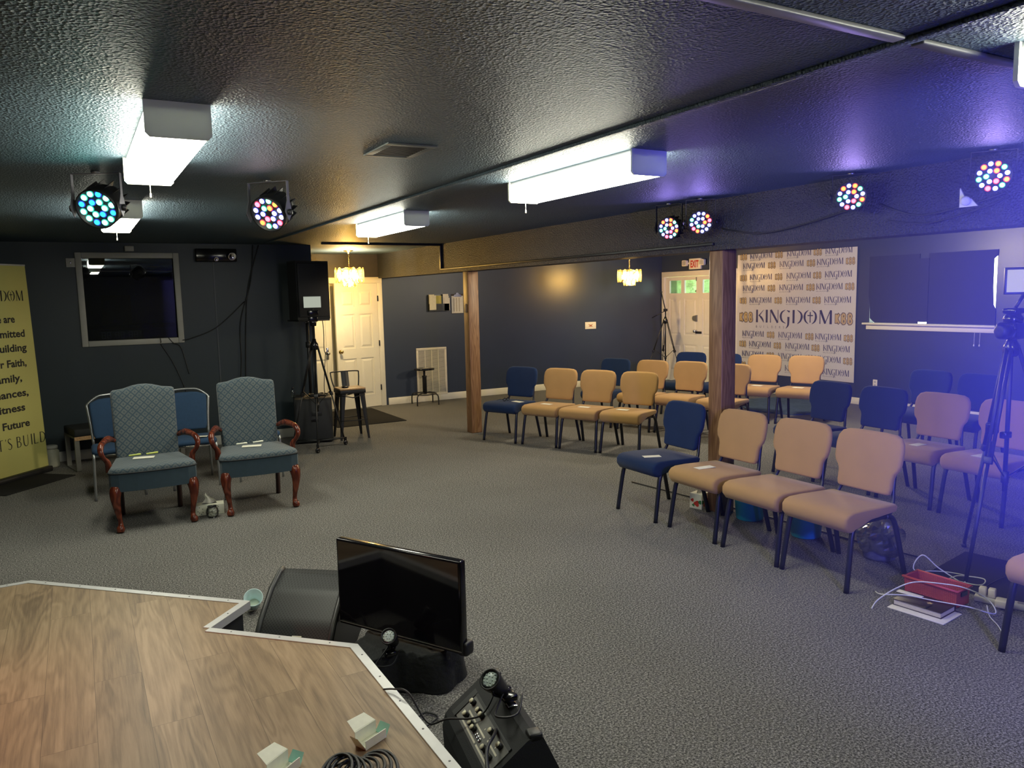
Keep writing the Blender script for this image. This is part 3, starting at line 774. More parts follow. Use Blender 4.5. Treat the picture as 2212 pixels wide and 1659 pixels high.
# ------------------------------------------------------------------ LED stage lights
def hexled(n_in=6, n_out=12, r1=.033, r2=.070):
    return [(r1*math.cos(2*PI*k/n_in), r1*math.sin(2*PI*k/n_in)) for k in range(n_in)] + [(r2*math.cos(2*PI*k/n_out+.2), r2*math.sin(2*PI*k/n_out+.2)) for k in range(n_out)]
ledmesh = {}
def par(label, head, aim, pal, S=1.0, yoke=blackm, tilt=(0, 0), plate=blackm, glow=None, en=0):
    t = thing('stage_light', label, 'stage light', head, 0, 'round LED stage lights under the ceiling')
    d = Vector(aim).normalized(); M = aimM((0, 0, 0), d) @ Matrix.Scale(S, 4)
    h = G().lathe([(.03, -.15), (.062, -.145), (.080, -.10), (.092, -.03), (.094, .0), (.094, .022), (.088, .022), (.086, .004), (0, .004)], 28, M=M)
    for k in range(14):
        a = 2*PI*k/14; h.box(-.0015, .0015, .070, .095, -.13, -.03, M=M @ Matrix.Rotation(a, 4, 'Z'))
    obj('housing', h, blackm, t)
    for i, (x, y) in enumerate(hexled()):
        c = pal[i % len(pal)]
        key = (c, round(S, 3), round(d.x, 3), round(d.y, 3))
        if key not in ledmesh:
            q = G().lathe([(.0132, .0), (.0125, .005), (.009, .009), (0, .011)], 12, 0, M=aimM((0, 0, 0), d) @ Matrix.Scale(S, 4))
            rg = ledred if c in ('amber', 'pink') else ledgreen if c in ('green', 'teal') else ledblue
            q.lathe([(.0168, .0006), (.0132, .0026)], 12, 1, M=aimM((0, 0, 0), d) @ Matrix.Scale(S, 4))
            o = obj('led', q, [LED[c], rg], t); ledmesh[key] = o.data
        else:
            o = bpy.data.objects.new('led', ledmesh[key]); C.objects.link(o); o.parent = t
        o.location = M @ Vector((x, y, .005))
    side = Vector((d.y, -d.x, 0)).normalized()
    up_ = CZ - head[2]
    y_ = G(); rr = .112*S
    for s_ in (-1, 1):
        b = side*s_*rr
        fw = Vector((0, 0, 1)).cross(side)
        vs = []
        prof = [(-.011, up_-.012), (.011, up_-.012), (.012, .06*S), (.032*S, .0), (0, -.042*S), (-.032*S, 0), (-.012, .06*S)]
        y_.prism(prof, -.002, .002, lambda a, c, e, b=b: b + fw*a + Vector((0, 0, 1))*c + side*e)
    y_.prism([(-rr, -.011), (rr, -.011), (rr, .011), (-rr, .011)], up_-.016, up_-.012, lambda a, c, e: side*a + fw*c + Vector((0, 0, 1))*e)
    obj('yoke', y_, yoke, t)
    k_ = G()
    for s_ in (-1, 1): k_.lathe([(.016, 0), (.018, .004), (.018, .014), (.006, .018), (0, .018)], 10, M=aimM(tuple(side*s_*(rr+.002)), tuple(side*s_)))
    obj('tilt_knob', k_, blackm, t)
    cl = G().lathe([(.022, up_-.014), (.022, up_-.001)], 12)
    obj('ceiling_clamp', cl, screwm, t)
    if glow:
        p = Vector(head)+d*.04*S
        lamp('stage_light_beam', 'SPOT', p, en, glow, aim=p+d, size=.06, angle=165, blend=.5)
    return t
rgbw = ['white', 'amber', 'white', 'green', 'white', 'pink', 'white', 'green', 'amber']
par('teal LED stage light hanging on the left, overlapping a fluorescent light', (.150, 4.62, 2.262), (-.50, -.90, -.50), ['teal', 'teal', 'aqua'], 1.12, yokem, glow=(.1, .9, .8), en=1.2)
par('stage light with a bare side bracket, hanging left of centre on its own', (1.02, 4.62, 2.262), (-.80, -.80, -.62), ['white', 'amber', 'green', 'white', 'pink', 'white'], 1.12, yokem, glow=(1, .7, .85), en=1.0)
par('left stage light of the pair hanging above the nearer oak post', (4.12, 4.76, 2.255), (-1.0, -.50, -.18), rgbw, .95, glow=(.35, .25, 1), en=4)
par('right stage light of the pair hanging above the nearer oak post', (4.13, 4.42, 2.270), (-.72, -.80, -.16), ['amber', 'white', 'white', 'white', 'green', 'white', 'pink'], .95, glow=(.35, .25, 1), en=4)
par('stage light hung in front of the beam above the logo backdrop', (4.13, 3.13, 2.308), (-.80, -.62, -.12), rgbw, .93, glow=(.40, .28, 1), en=4.5)
P4 = par('stage light nearest the right edge with a white bracket and plug below', (4.13, 2.30, 2.312), (-.80, -.52, -.10), rgbw, .90, glow=(.40, .28, 1), en=4.5)
g = G().prism([(-.05, .0), (-.05, -.10), (.045, -.10), (.01, -.06), (-.02, -.055)], -.004, .004, lambda a, b, d: (-.05+d, .085-a, b-.045))
g.lathe([(.024, 0), (.024, .012), (.012, .016), (0, .016)], 14, M=aimM((-.058, .10, -.115), (-1, -.3, 0)))
obj('plug_bracket', g, mat('white_bracket', (.55, .55, .58), .4), P4)
# cables along the beam
g = G().tube(smooth_path([(BX-.012, 4.35, 2.22), (BX-.012, 4.0, 2.16), (BX-.012, 3.6, 2.19), (BX-.012, 3.2, 2.26)], 8), .006, 6)
tag(obj('cable', g, blackm), 'black cable drooping on the beam between the stage lights above the post', 'cable')
g = G().tube(smooth_path([(BX-.012, 3.05, 2.26), (BX-.012, 2.8, 2.17), (BX-.012, 2.5, 2.20), (BX-.012, 2.32, 2.24)], 8), .006, 6)
g.tube(smooth_path([(BX-.012, 3.0, 2.16), (BX-.012, 2.75, 2.12), (BX-.012, 2.45, 2.17), (BX-.012, 2.3, 2.22)], 8), .005, 6)
tag(obj('cable', g, blackm), 'pair of black cables drooping on the beam by the rightmost stage light', 'cable')

# ------------------------------------------------------------------ chandeliers
def chandelier(loc, label, top):
    t = thing('chandelier', label, 'chandelier', loc, 0, 'brass and amber glass chandeliers')
    zt = top-loc[2]
    obj('canopy', G().lathe([(0, zt-.05), (.012, zt-.045), (.025, zt-.022), (.068, zt-.008), (.072, zt)], 20), brass, t)
    g = G(); n = int((zt-.05-.13)/.026)
    for k in range(n):
        z = .13+.013+k*.026
        g.tube([(.008*math.cos(a)*(1 if k % 2 else 0), .008*math.cos(a)*(0 if k % 2 else 1), z+.017*math.sin(a)) for a in [2*PI*j/10 for j in range(10)]], .0022, 5, True)
    obj('chain', g, brass, t)
    g = G().tube([(.185*math.cos(2*PI*k/32), .185*math.sin(2*PI*k/32), .085) for k in range(32)], .005, 6, True)
    g.tube([(.075*math.cos(2*PI*k/20), .075*math.sin(2*PI*k/20), -.04) for k in range(20)], .004, 6, True)
    for k in range(6):
        a = 2*PI*k/6
        g.tube([(0, 0, .125), (.10*math.cos(a), .10*math.sin(a), .10), (.185*math.cos(a), .185*math.sin(a), .085)], .004, 6)
        g.tube([(0, 0, -.02), (.06*math.cos(a), .06*math.sin(a), -.045), (.12*math.cos(a), .12*math.sin(a), -.03)], .004, 6)
    g.lathe([(0, -.06), (.016, -.05), (.010, -.02), (.010, .10), (.02, .115), (0, .14)], 12)
    obj('frame', g, brass, t)
    gm = None
    def oval(w_, h_):
        q = G().tube([(w_*math.cos(2*PI*k/20), 0, h_*math.sin(2*PI*k/20)) for k in range(20)], .007, 6, True)
        q.prism([(w_*math.cos(2*PI*k/20), h_*math.sin(2*PI*k/20)) for k in range(20)], -.002, .002, lambda a, b, d: (a, d, b))
        return q
    for k in range(12):
        a = 2*PI*k/12
        if gm is None:
            o = obj('glass_plate', oval(.042, .105), amber, t); gm = o.data
        else:
            o = bpy.data.objects.new('glass_plate', gm); C.objects.link(o); o.parent = t
        o.location = (.20*math.cos(a), .20*math.sin(a), .01); o.rotation_euler = (0, 0, a+PI/2)
    gm2 = None
    for k in range(6):
        a = 2*PI*(k+.5)/6
        if gm2 is None:
            o = obj('glass_plate', oval(.034, .062), amber, t); gm2 = o.data
        else:
            o = bpy.data.objects.new('glass_plate', gm2); C.objects.link(o); o.parent = t
        o.location = (.095*math.cos(a), .095*math.sin(a), -.095); o.rotation_euler = (0, 0, a+PI/2)
    bmh = None
    for k in range(7):
        a = 2*PI*k/6; p = (.12*math.cos(a), .12*math.sin(a), -.02) if k < 6 else (0, 0, -.13)
        if bmh is None:
            o = obj('bulb', G().lathe([(0, -.026), (.017, -.018), (.021, 0), (.016, .018), (.008, .03), (0, .031)], 12), bulbm, t); bmh = o.data
        else:
            o = bpy.data.objects.new('bulb', bmh); C.objects.link(o); o.parent = t
        o.location = p
    lamp('chandelier_glow', 'POINT', (loc[0], loc[1], loc[2]-.02), 135, WARM, size=.11)
chandelier((3.53, 11.05, 2.085), 'lit amber glass chandelier hanging in front of the six-panel doors', CZ)
chandelier((8.51, 10.87, 2.03), 'lit chandelier hanging beyond the beam, left of the exit sign', CZ)

# ------------------------------------------------------------------ wall furniture
g = G().box(-.045, .045, -.014, 0, -.05, .05, 0, .005)
t = thing('wall_switch', 'small grey wall switch plate left of the control room window', 'switch', (.005, CY, 2.225))
obj('plate', g, greytrim, t); obj('toggle', G().box(-.006, .006, -.026, -.014, -.012, .012, 0, .002), chrome, t)
tag(obj('wall_box', G().box(-.048, .048, -.035, 0, -.03, .03, 0, .006), greytrim, None, (.605, CY, 2.385)), 'small grey box fixed above the control room window', 'wall box')
t = thing('emergency_light', 'black emergency light unit high on the dark wall, right of the control window', 'emergency light', (1.54, CY, 2.31))
obj('case', G().box(-.235, .235, -.075, 0, -.075, .08, 0, .012), blackg, t)
for x in (-.01, .17):
    o = obj('lamp_head', G().lathe([(0, -.04), (.035, -.035), (.048, 0), (.050, .02), (.044, .022), (.02, .006), (0, .004)], 18, M=aimM((x, -.10, -.045 if x < 0 else -.01), (.2, -1, -.3)) @ Matrix.Scale(.55 if x < 0 else 1.0, 4)), chrome, t)
t = thing('wall_vent', 'tall cream return air grille low on the navy wall behind the black stool', 'vent', (5.19, FY, .50))
g = G()
for a in ((-.275, .275, .365, .405), (-.275, .275, -.405, -.365), (-.275, -.24, -.365, .365), (.24, .275, -.365, .365)): g.box(a[0], a[1], -.018, 0, a[2], a[3], 0, .004)
for k in range(3): g.box(-.125+k*.12, -.113+k*.12, -.014, 0, -.365, .365)
obj('frame', g, cream, t)
g = G()
for k in range(36): g.box(-.24, .24, -.010, -.004, -.36+k*.0203, -.350+k*.0203, M=None)
g.box(-.24, .24, -.003, 0, -.365, .365, 1)
obj('louvre', g, [cream, greypanel], t)
t = thing('brochure_rack', 'clear wall rack filled with leaflets beside the clipboard', 'rack', (5.34, FY, 1.655))
obj('holder', G().box(-.185, .185, -.006, 0, -.14, .13).box(-.185, .185, -.06, -.055, -.14, -.02).box(-.185, .185, -.06, 0, -.145, -.138), mat('smoke_plastic', (.03, .035, .04), .2), t)
for i, (x, z, w_, h_, m_) in enumerate(((-.12, .0, .12, .24, paper), (-.13, .01, .10, .25, paper), (.0, .01, .10, .21, mat('yellow_leaflet', (.55, .48, .12), .7)), (.045, .0, .06, .22, mat('dark_leaflet', (.03, .06, .08), .6)), (.125, .02, .10, .24, paper), (.135, -.005, .10, .23, paper), (.145, -.03, .10, .21, paper))):
    obj('leaflet', G().box(x-w_/2, x+w_/2, -.050+.005*(i % 4)-.02*(i in (0, 6)), -.047+.005*(i % 4)-.02*(i in (0, 6)), z-h_/2, z+h_/2), m_, t)
obj('leaflet', G().box(.0-.055, .055, -.064, -.061, -.13, -.03), mat('black_leaflet', (.02, .022, .03), .5), t)
t = thing('clipboard', 'clipboard with a printed sheet hung on the navy wall beside the leaflet rack', 'clipboard', (5.70, FY, 1.625))
obj('board', G().box(-.115, .115, -.006, 0, -.165, .165, 0, .002), mat('dark_board', (.05, .04, .035), .6), t)
obj('sheet', G().box(-.108, .108, -.0085, -.0065, -.158, .135), paper, t)
g = G()
for k in range(3): g.box(-.075+k*.05, -.055+k*.05, -.0094, -.0087, -.13, .10)
obj('printing', g, mat('faded_print', (.50, .45, .33), .8), t)
obj('clip', G().prism([(-.08, .12), (.08, .12), (.06, .155), (.03, .16), (.02, .185), (-.02, .185), (-.03, .16), (-.06, .155)], -.02, -.007, lambda a, b, d: (a, d, b)), chrome, t)
t = thing('wall_plaque', 'small cream plaque at mid height on the far navy wall', 'plaque', (8.46, FY, 1.147))
obj('panel', G().box(-.125, .125, -.014, 0, -.066, .066, 0, .004), cream, t)
obj('motif', G().prism([(-.05, -.02), (.05, -.02), (.02, 0), (.06, .03), (0, .012), (-.06, .03), (-.02, 0)], -.016, -.0145, lambda a, b, d: (a, d, b)), mat('rust_print', (.35, .12, .05), .6), t)
def outlet(loc, rz, label):
    t = thing('wall_outlet', label, 'outlet', loc, rz)
    obj('plate', G().box(-.036, .036, -.008, 0, -.058, .058, 0, .004), white, t)
    g = G()
    for z in (-.024, .024): g.prism(rrect(.03, .026, .009, 4, 0, z), -.010, -.008, lambda a, b, d: (a, d, b))
    obj('socket', g, greytrim, t)
outlet((RX, 7.23, .34), -PI/2, 'white wall outlet low on the right wall beside the logo backdrop')
outlet((9.0, FY, .27), 0, 'white wall outlet low on the far wall behind the rearmost navy chair')
# exit sign
t = thing('exit_sign', 'white sign reading EXIT in red with twin lamps above the white double door', 'exit sign', (RX, 11.02, 2.255), -PI/2)
f_ = lambda a, b, d: (a, -.045-d, b)
obj('case', G().box(-.155, .155, -.045, 0, -.10, .10, 0, .008), white, t)
g = G(); write(g, 'EXIT', f_, 0, -.062, .125, 0, .03, 'C', width=.215, d=.002); obj('lettering', g, red, t)
for x in (-.25, .215):
    hg = G().prism(rrect(.12, .11, .02, 4), 0, .05, lambda a, b, d: (x+a, -.03-d, .02+b)); hg.box(x-.04 if x > 0 else x, x if x > 0 else x+.10, -.03, -.01, .0, .03)
    o = obj('lamp_head', hg, white, t)
    obj('lens', G().prism(rrect(.09, .08, .015, 4), .05, .054, lambda a, b, d: (x+a, -.03-d, .02+b)), greytrim, o)

# ------------------------------------------------------------------ logo backdrop on right wall
L0 = 9.957
t = thing('logo_backdrop', 'large white vinyl backdrop printed all over with dark and gold lettering', 'backdrop', (RX-.01, L0, 0), -PI/2)
# local x runs to the right along the wall, local -y faces the room
fb = lambda u, z, d: (u, -.010-d, z)
def wav(u, v):
    a = u*2.375
    return (a, -.006 - .006*max(0, 1-u*3)*(1+math.sin(a*26+v*3)), .32+v*2.035)
g = G().grid(40, 8, wav)
g.grid(40, 8, lambda u, v: (wav(u, v)[0], 0, wav(u, v)[2]))
obj('vinyl_sheet', g, vinylw, t)
fb = lambda u, z, d: (u, -.0195-d-.0*u if u < .8 else -.0095-d, z)
def fb(u, z, d):
    return (u, -.0068-.012*max(0, 1-u/2.375*3)-d, z)
pg = G()
rows = [2.28, 2.115, 1.92, 1.735, 1.53, None, .955, .78, .605, .41]
hL = .098
for i, z in enumerate(rows):
    if z is None: continue
    odd = (i in (0, 2, 4, 7, 9))
    if odd:
        for k in range(3):
            kbb(pg, fb, .065+k*.765, z-.018, .155, .105, 2, 1, 0)
            x = (.285, 1.07, 1.815)[k]
            strokes(pg, LOGO, fb, x, z-.006, hL, 0, 0, 0, .475/LOGO_W/hL)
            write(pg, 'BUILDERS', fb, x, z-.037, .016, 3, .0, 'L', width=.24)
    else:
        for k in range(3):
            x = (.13, .925, 1.66)[k]
            strokes(pg, LOGO, fb, x, z-.006, hL, 0, 0, 0, .475/LOGO_W/hL)
            write(pg, 'BUILDERS', fb, x, z-.037, .016, 3, .0, 'L', width=.24)
            kbb(pg, fb, (.68, 1.47, 2.185)[k], z-.018, .16, .105, 2, 1, 0)
kbb(pg, fb, .065, 1.195, .30, .17, 2, 1, 0); kbb(pg, fb, 2.02, 1.195, .315, .175, 2, 1, 0)
strokes(pg, LOGO, fb, .43, 1.195, .215, 0, 0, 0, 1.535/LOGO_W/.215)
for k, ch_ in enumerate('BUILDERS'): write(pg, ch_, fb, .435+k*.083, 1.105, .038, 3, .01, 'L')
obj('printed_lettering', pg, [printnavy, printgold, mat('brown_print', (.045, .026, .024), .6), printgrey], t)

# ------------------------------------------------------------------ yellow banner on the left
ang = R(49.5)
t = thing('roll_up_banner', 'tall yellow roll-up banner with black lettering at the left edge', 'banner', (-.364, 9.52, 0), ang)
# local x along the banner towards its right edge (x=0), -y faces the room
def bs(u, v): return (-.86+u*.86-.06*v*(1 if u > .5 else -1)*(abs(u-.5)*2), .0, .06+v*2.11)
g = G(); g.prism([(-.86, .06), (0, .06), (-.07, 2.172), (-.80, 2.172)], -.002, .002, lambda a, b, d: (a, d, b)); obj('printed_panel', g, bannery, t)
obj('base', G().box(-.87, .01, -.05, .05, 0, .058, 0, .012), blackm, t)
obj('pole', G().tube([(-.43, .03, .05), (-.43, .03, 2.15)], .011, 8), alu, t)
obj('top_bar', G().box(-.80, -.07, -.008, .008, 2.165, 2.182, 0, .003), alu, t)
fq = lambda a, b, d: (a, -.0035-d, b)
pnl = [c for c in t.children if c.name.startswith('printed_panel')][0]
g = G(); strokes(g, LOGO, fq, -.685, 1.812, .105, 0, 0, 0, .555/LOGO_W/.105); obj('printed_logo', g, printk, pnl)
for txt, z, wd in (('We are', 1.596, .33), ('Committed', 1.447, .545), ('to Building', 1.303, .56), ('Your Faith,', 1.148, .52), ('Family,', .998, .37), ('Finances,', .842, .50), ('Fitness', .694, .38), ('& Future', .527, .46)):
    g = G(); write(g, txt, fq, -.425, z, .072, 0, .028, 'C', width=wd); obj('text_line', g, printk, pnl)
g = G()
SER = {'L': [([(.08, 0), (.08, 1)], [.11, .11]), ([(.05, .02), (.5, .03)], [.05, .05])], 'E': [([(.08, 0), (.08, 1)], [.11, .11]), ([(.05, .02), (.5, .03)], [.05, .05]), ([(.05, .98), (.48, .97)], [.05, .05]), ([(.05, .52), (.40, .52)], [.05, .05])],
       'T': [([(.3, 0), (.3, 1)], [.11, .11]), ([(0, .97), (.6, .97)], [.05, .05])], "'": [([(.06, .98), (.04, .78)], [.09, .02])], 'S': [([(.42, .85), (.30, .98), (.12, .90), (.10, .72), (.25, .54), (.42, .36), (.40, .12), (.22, .0), (.04, .12)], [.04, .05, .07, .09, .11, .10, .08, .05, .04])],
       'B': [([(.08, 0), (.08, 1)], [.11, .11]), ([(.08, .98), (.36, .93), (.40, .76), (.34, .56), (.08, .53)], [.04, .06, .11, .06, .04]), ([(.1, .53), (.40, .46), (.47, .26), (.38, .06), (.08, .02)], [.04, .06, .11, .06, .04])],
       'U': [([(.08, 1), (.08, .35), (.16, .08), (.32, .0), (.48, .08), (.55, .35), (.55, 1)], [.11, .11, .09, .06, .05, .05, .05])], 'I': [([(.08, 0), (.08, 1)], [.11, .11])],
       'D': [([(.08, 0), (.08, 1)], [.11, .11]), ([(.08, .98), (.40, .92), (.60, .68), (.60, .34), (.40, .06), (.08, .02)], [.04, .06, .11, .11, .06, .04])]}
SW = {'L': .58, 'E': .60, 'T': .66, "'": .18, 'S': .54, 'B': .60, 'U': .72, 'I': .26, 'D': .76, ' ': .26}
x = 0
for wd_ in ("LET'S", "BUILD"):
    g = G()
    for c in wd_: strokes(g, SER[c], fq, -.775+x, .325, .112, 0); x += SW[c]*.112*1.24
    x += SW[' ']*.112*1.24
    obj('text_line', g, printk, pnl)
tag(obj('floor_mat', G().box(-.42, .42, -.30, .30, 0, .010, 0, .004), matm, None, (-.62, 8.98, 0), (0, 0, R(47))), 'dark floor mat in front of the yellow banner', 'mat')
# ------------------------------------------------------------------ stacking chairs
def make_stack_chair(m, label):
    t = thing('stacking_chair', label, 'chair')
    prof = [(-.225, .345), (-.262, .355), (-.287, .388), (-.288, .432), (-.266, .458), (-.225, .470), (-.12, .471), (.05, .464), (.180, .459), (.196, .445), (.186, .415), (-.06, .400), (-.16, .366)]
    g = G(); n = len(prof); cy = -.05; cz = .43
    st = [(-.237, .72), (-.235, .84), (-.228, .94), (-.215, 1.0), (0, 1.0), (.215, 1.0), (.228, .94), (.235, .84), (.237, .72)]
    vs = []
    for x, s_ in st:
        e = 1-(1-s_)*.35
        for y, z in prof: vs.append((x, cy+(y-cy)*e, cz+(z-cz)*s_))
    fs = [(i*n+j, i*n+(j+1) % n, (i+1)*n+(j+1) % n, (i+1)*n+j) for i in range(len(st)-1) for j in range(n)]
    fs += [tuple(range(n)), tuple((len(st)-1)*n+j for j in range(n))]
    g.add(vs, fs, 0, True)
    obj('seat', g, m, t)
    rh = [(.165, .497), (.184, .505), (.190, .53), (.193, .60), (.203, .628), (.224, .655), (.233, .69), (.235, .77), (.227, .815), (.204, .848), (.165, .862), (.09, .866)]
    out = [(a, b) for a, b in rh] + [(-a, b) for a, b in reversed(rh)]
    f = lambda a, b, d: (a, .195+(b-.5)*.20-.30*a*a-d, b)
    obj('backrest', G().pad(out, .056, f, rings=5, edge=.024, crown=.9), m, t)
    for s_ in (-1, 1):
        obj('leg', G().tube(smooth_path([(s_*.236, -.268, 0), (s_*.229, -.238, .20), (s_*.222, -.212, .34), (s_*.219, -.17, .385), (s_*.217, -.12, .392)], 4), .0165, 10), legm, t)
        obj('leg', G().tube(smooth_path([(s_*.236, .275, 0), (s_*.226, .225, .20), (s_*.219, .188, .33), (s_*.217, .15, .38), (s_*.217, .10, .392)], 4), .0165, 10), legm, t)
    g = G()
    for s_ in (-1, 1): g.tube([(s_*.217, -.13, .392), (s_*.217, .11, .392)], .0125, 8)
    g.tube([(-.217, -.1, .385), (.217, -.1, .385)], .010, 8); g.tube([(-.217, .09, .385), (.217, .09, .385)], .010, 8)
    obj('seat_frame', g, legm, t)
    g = G()
    for s_ in (-1, 1): g.tube(smooth_path([(s_*.212, .10, .392), (s_*.205, .165, .41), (s_*.19, .205, .47), (s_*.178, .222, .53), (s_*.17, .250, .68)], 4), .0125, 8)
    g.tube([(-.176, .226, .55), (.176, .226, .55)], .009, 8)
    obj('back_frame', g, legm, t)
    return t
protos = {}
def chair(m, key, x, y, deg, label, group='stacking chairs set out in rows'):
    rz = R(deg)
    if key not in protos:
        protos[key] = make_stack_chair(m, label); c = protos[key]; c.location = (x, y, 0); c.rotation_euler = (0, 0, rz); c['group'] = group
    else: c = dup(protos[key], (x, y, 0), rz, label, group)
    return c
T_, N_ = (tan, 't'), (navy, 'n')
for k, x, y, a, lb in (
    (N_, 4.595, 8.205, -65, 'navy chair right beside the farther oak post, glasses and paper on its seat'),
    (T_, 4.845, 7.70, -65, 'tan chair second from the farther oak post in its front row'),
    (T_, 5.055, 7.22, -65, 'tan chair third from the farther oak post in its front row'),
    (T_, 5.285, 6.75, -65, 'tan chair at the end of the farther front row, away from its post'),
    (N_, 6.17, 8.39, -70, 'navy chair at the far left end of the farther block, only its back showing'),
    (T_, 6.35, 7.83, -70, 'tan chair directly right of the leftmost navy chair in the farther second row'),
    (T_, 6.57, 7.35, -70, 'tan chair of the farther second row, its whole back before the exit doors'),
    (T_, 6.72, 6.77, -70, 'tan chair mostly hidden behind the nearer oak post'),
    (N_, 7.61, 8.46, -67, 'navy chair rearmost before the exit doors, just the top of its back showing'),
    (N_, 7.78, 7.94, -67, 'navy chair of the rear row half hidden behind the nearer oak post'),
    (T_, 7.99, 7.42, -67, 'left one of the two tan chairs standing before the logo backdrop'),
    (T_, 8.23, 6.92, -67, 'right one of the two tan chairs standing before the logo backdrop'),
    (N_, 4.03, 4.735, -90, 'navy chair in the near front row, at the foot of the nearer post'),
    (T_, 4.05, 4.125, -90, 'tan chair next to the navy one in the near front row, paper on its seat'),
    (T_, 4.05, 3.575, -90, 'tan chair third in the near front row, a turquoise bin beneath it'),
    (T_, 4.05, 3.06, -90, 'nearest whole tan chair, end of the front row with a plastic bag beneath'),
    (N_, 6.05, 4.93, -91, 'navy chair in the near second row, left of the other navy one'),
    (N_, 6.04, 4.36, -90, 'navy chair in the near second row beside the tan chairs, right of two'),
    (T_, 6.03, 3.81, -90, 'tan chair in the near second row next to the navy chairs, below the window'),
    (T_, 6.02, 3.26, -90, 'tan chair in the near second row seen through the legs of the right tripod'),
    (N_, 7.66, 4.94, -90, 'dark navy chair against the right wall under the boarded window, left of two'),
    (N_, 7.66, 4.41, -90, 'dark navy chair against the right wall behind the right tripod, right of two'),
    (T_, 4.05, 1.72, -90, 'tan chair cut off by the right edge of the photo')):
    chair(*k, x, y, a, lb)

# ------------------------------------------------------------------ cards and pens on the seats
def card(x, y, z, deg, lb, w_=.075, h_=.13, grp='white cards laid on the seats'):
    o = obj('card', G().box(-w_/2, w_/2, -h_/2, h_/2, 0, .0012), paper, None, (x, y, z), (0, 0, R(deg)))
    tag(o, lb, 'card', grp)
SZ = .4715
card(3.885, 4.69, SZ, 68, 'white card on the navy chair at the nearer post', .07, .14)
card(3.95, 4.17, SZ, 85, 'white card on the tan chair beside the near navy chair', .07, .15)
card(5.93, 3.80, SZ, 88, 'white card on the tan second-row chair next to the navy chairs')
card(5.92, 3.28, SZ, 88, 'white card on the tan chair behind the right tripod', .08, .15)
card(4.77, 7.67, SZ, 20, 'white card on the second chair from the farther post', .07, .14)
card(4.98, 7.20, SZ, 24, 'white card on the third chair from the farther post', .07, .14)
card(5.20, 6.77, SZ, 24, 'white card on the end tan chair of the farther front row', .07, .14)
card(4.60, 8.06, SZ, 10, 'white paper beside glasses on the navy chair by the farther post', .08, .16)
card(7.94, 7.39, SZ, 20, 'white card on the left tan chair before the backdrop', .09, .14)
card(8.16, 6.90, SZ, 20, 'white card on the right tan chair before the backdrop', .09, .14)
t = thing('eyeglasses', 'dark eyeglasses folded on the navy chair beside the farther post', 'glasses', (4.52, 8.20, SZ+.002), R(20))
g = G()
for s_ in (-1, 1): g.tube([(s_*.032+.026*math.cos(2*PI*k/14), 0, .02+.018*math.sin(2*PI*k/14)) for k in range(14)], .003, 5, True)
g.tube([(-.008, 0, .026), (.008, 0, .026)], .002, 5)
obj('frame', g, blackg, t)
g = G()
for s_ in (-1, 1): g.tube([(s_*.058, 0, .024), (s_*.056, .07, .02), (s_*.05, .11, .004)], .002, 5)
obj('temple', g, blackg, t)

# ------------------------------------------------------------------ ornate armchairs
def make_armchair(label):
    t = thing('armchair', label, 'armchair', (0, 0, 0), 0, 'carved armchairs with blue grey damask')
    sh = [(.318, -.215), (.318, -.19), (.250, .285), (-.250, .285), (-.318, -.19), (-.318, -.215), (-.305, -.25), (-.25, -.275), (-.12, -.292), (0, -.297), (.12, -.292), (.25, -.275), (.305, -.25)]
    obj('seat_apron', G().prism(sh, .315, .452, lambda a, b, d: (a, b, d), smooth=False), skirt, t)
    obj('seat_cushion', G().pad(sh, .10, lambda a, b, d: (a, b, .455+max(d, -.012)), rings=5, edge=.03, crown=1.2), damask, t)
    obj('piping', G().tube([(a*1.004, b*1.004, .458) for a, b in sh], .006, 6, True), piping, t)
    rh = [(.225, .46), (.240, .50), (.244, .70), (.247, 1.00), (.243, 1.035), (.225, 1.048), (.15, 1.056), (.08, 1.078), (.03, 1.086)]
    out = rh + [(-a, b) for a, b in reversed(rh)]
    f = lambda a, b, d: (a, .245+(b-.46)*.14-d, b)
    obj('backrest', G().pad(out, .095, f, rings=5, edge=.022, crown=.5, back=.052), damask, t)
    for s_ in (-1, 1):
        obj('arm', G().tube(smooth_path([(s_*.245, .245, .640), (s_*.285, .17, .668), (s_*.318, .06, .672), (s_*.348, -.04, .655), (s_*.357, -.085, .61), (s_*.340, -.085, .56), (s_*.312, -.06, .515), (s_*.306, -.05, .44)], 5),
            [.85*q_ for q_ in (.020, .021, .023, .026, .029, .032, .034, .034, .033, .031, .029, .027, .026, .026, .027, .028, .028, .028, .027, .026, .025, .024, .023, .022, .021, .021, .021, .022, .024, .026, .027, .028, .029, .030, .031, .031)], 12), cherry, t)
        obj('leg', G().tube(smooth_path([(s_*.272, -.235, .345), (s_*.283, -.255, .29), (s_*.280, -.268, .21), (s_*.268, -.265, .12), (s_*.262, -.268, .06), (s_*.266, -.29, .028), (s_*.268, -.298, .004)], 4),
            [.040, .042, .044, .044, .042, .039, .036, .033, .030, .027, .025, .022, .020, .0185, .018, .018, .019, .021, .025, .029, .031, .030, .028, .026, .024], 14), cherry, t)
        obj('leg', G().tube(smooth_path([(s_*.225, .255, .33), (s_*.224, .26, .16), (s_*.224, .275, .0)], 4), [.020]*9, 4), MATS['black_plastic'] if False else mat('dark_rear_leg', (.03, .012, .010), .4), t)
    return t
a1 = make_armchair('left of the two patterned armchairs, nearer the yellow banner'); a1.location = (.452, 6.86, 0)
dup(a1, (1.275, 6.85, 0), R(-2), 'right of the two patterned armchairs, nearer the black tripod')
SA = .517
card(.405, 6.90, SA-.008, 78, 'cream card on the left patterned armchair', .085, .16, 'cards on the armchairs')
card(1.255, 6.88, SA-.008, 75, 'cream card on the right patterned armchair', .085, .16, 'cards on the armchairs')
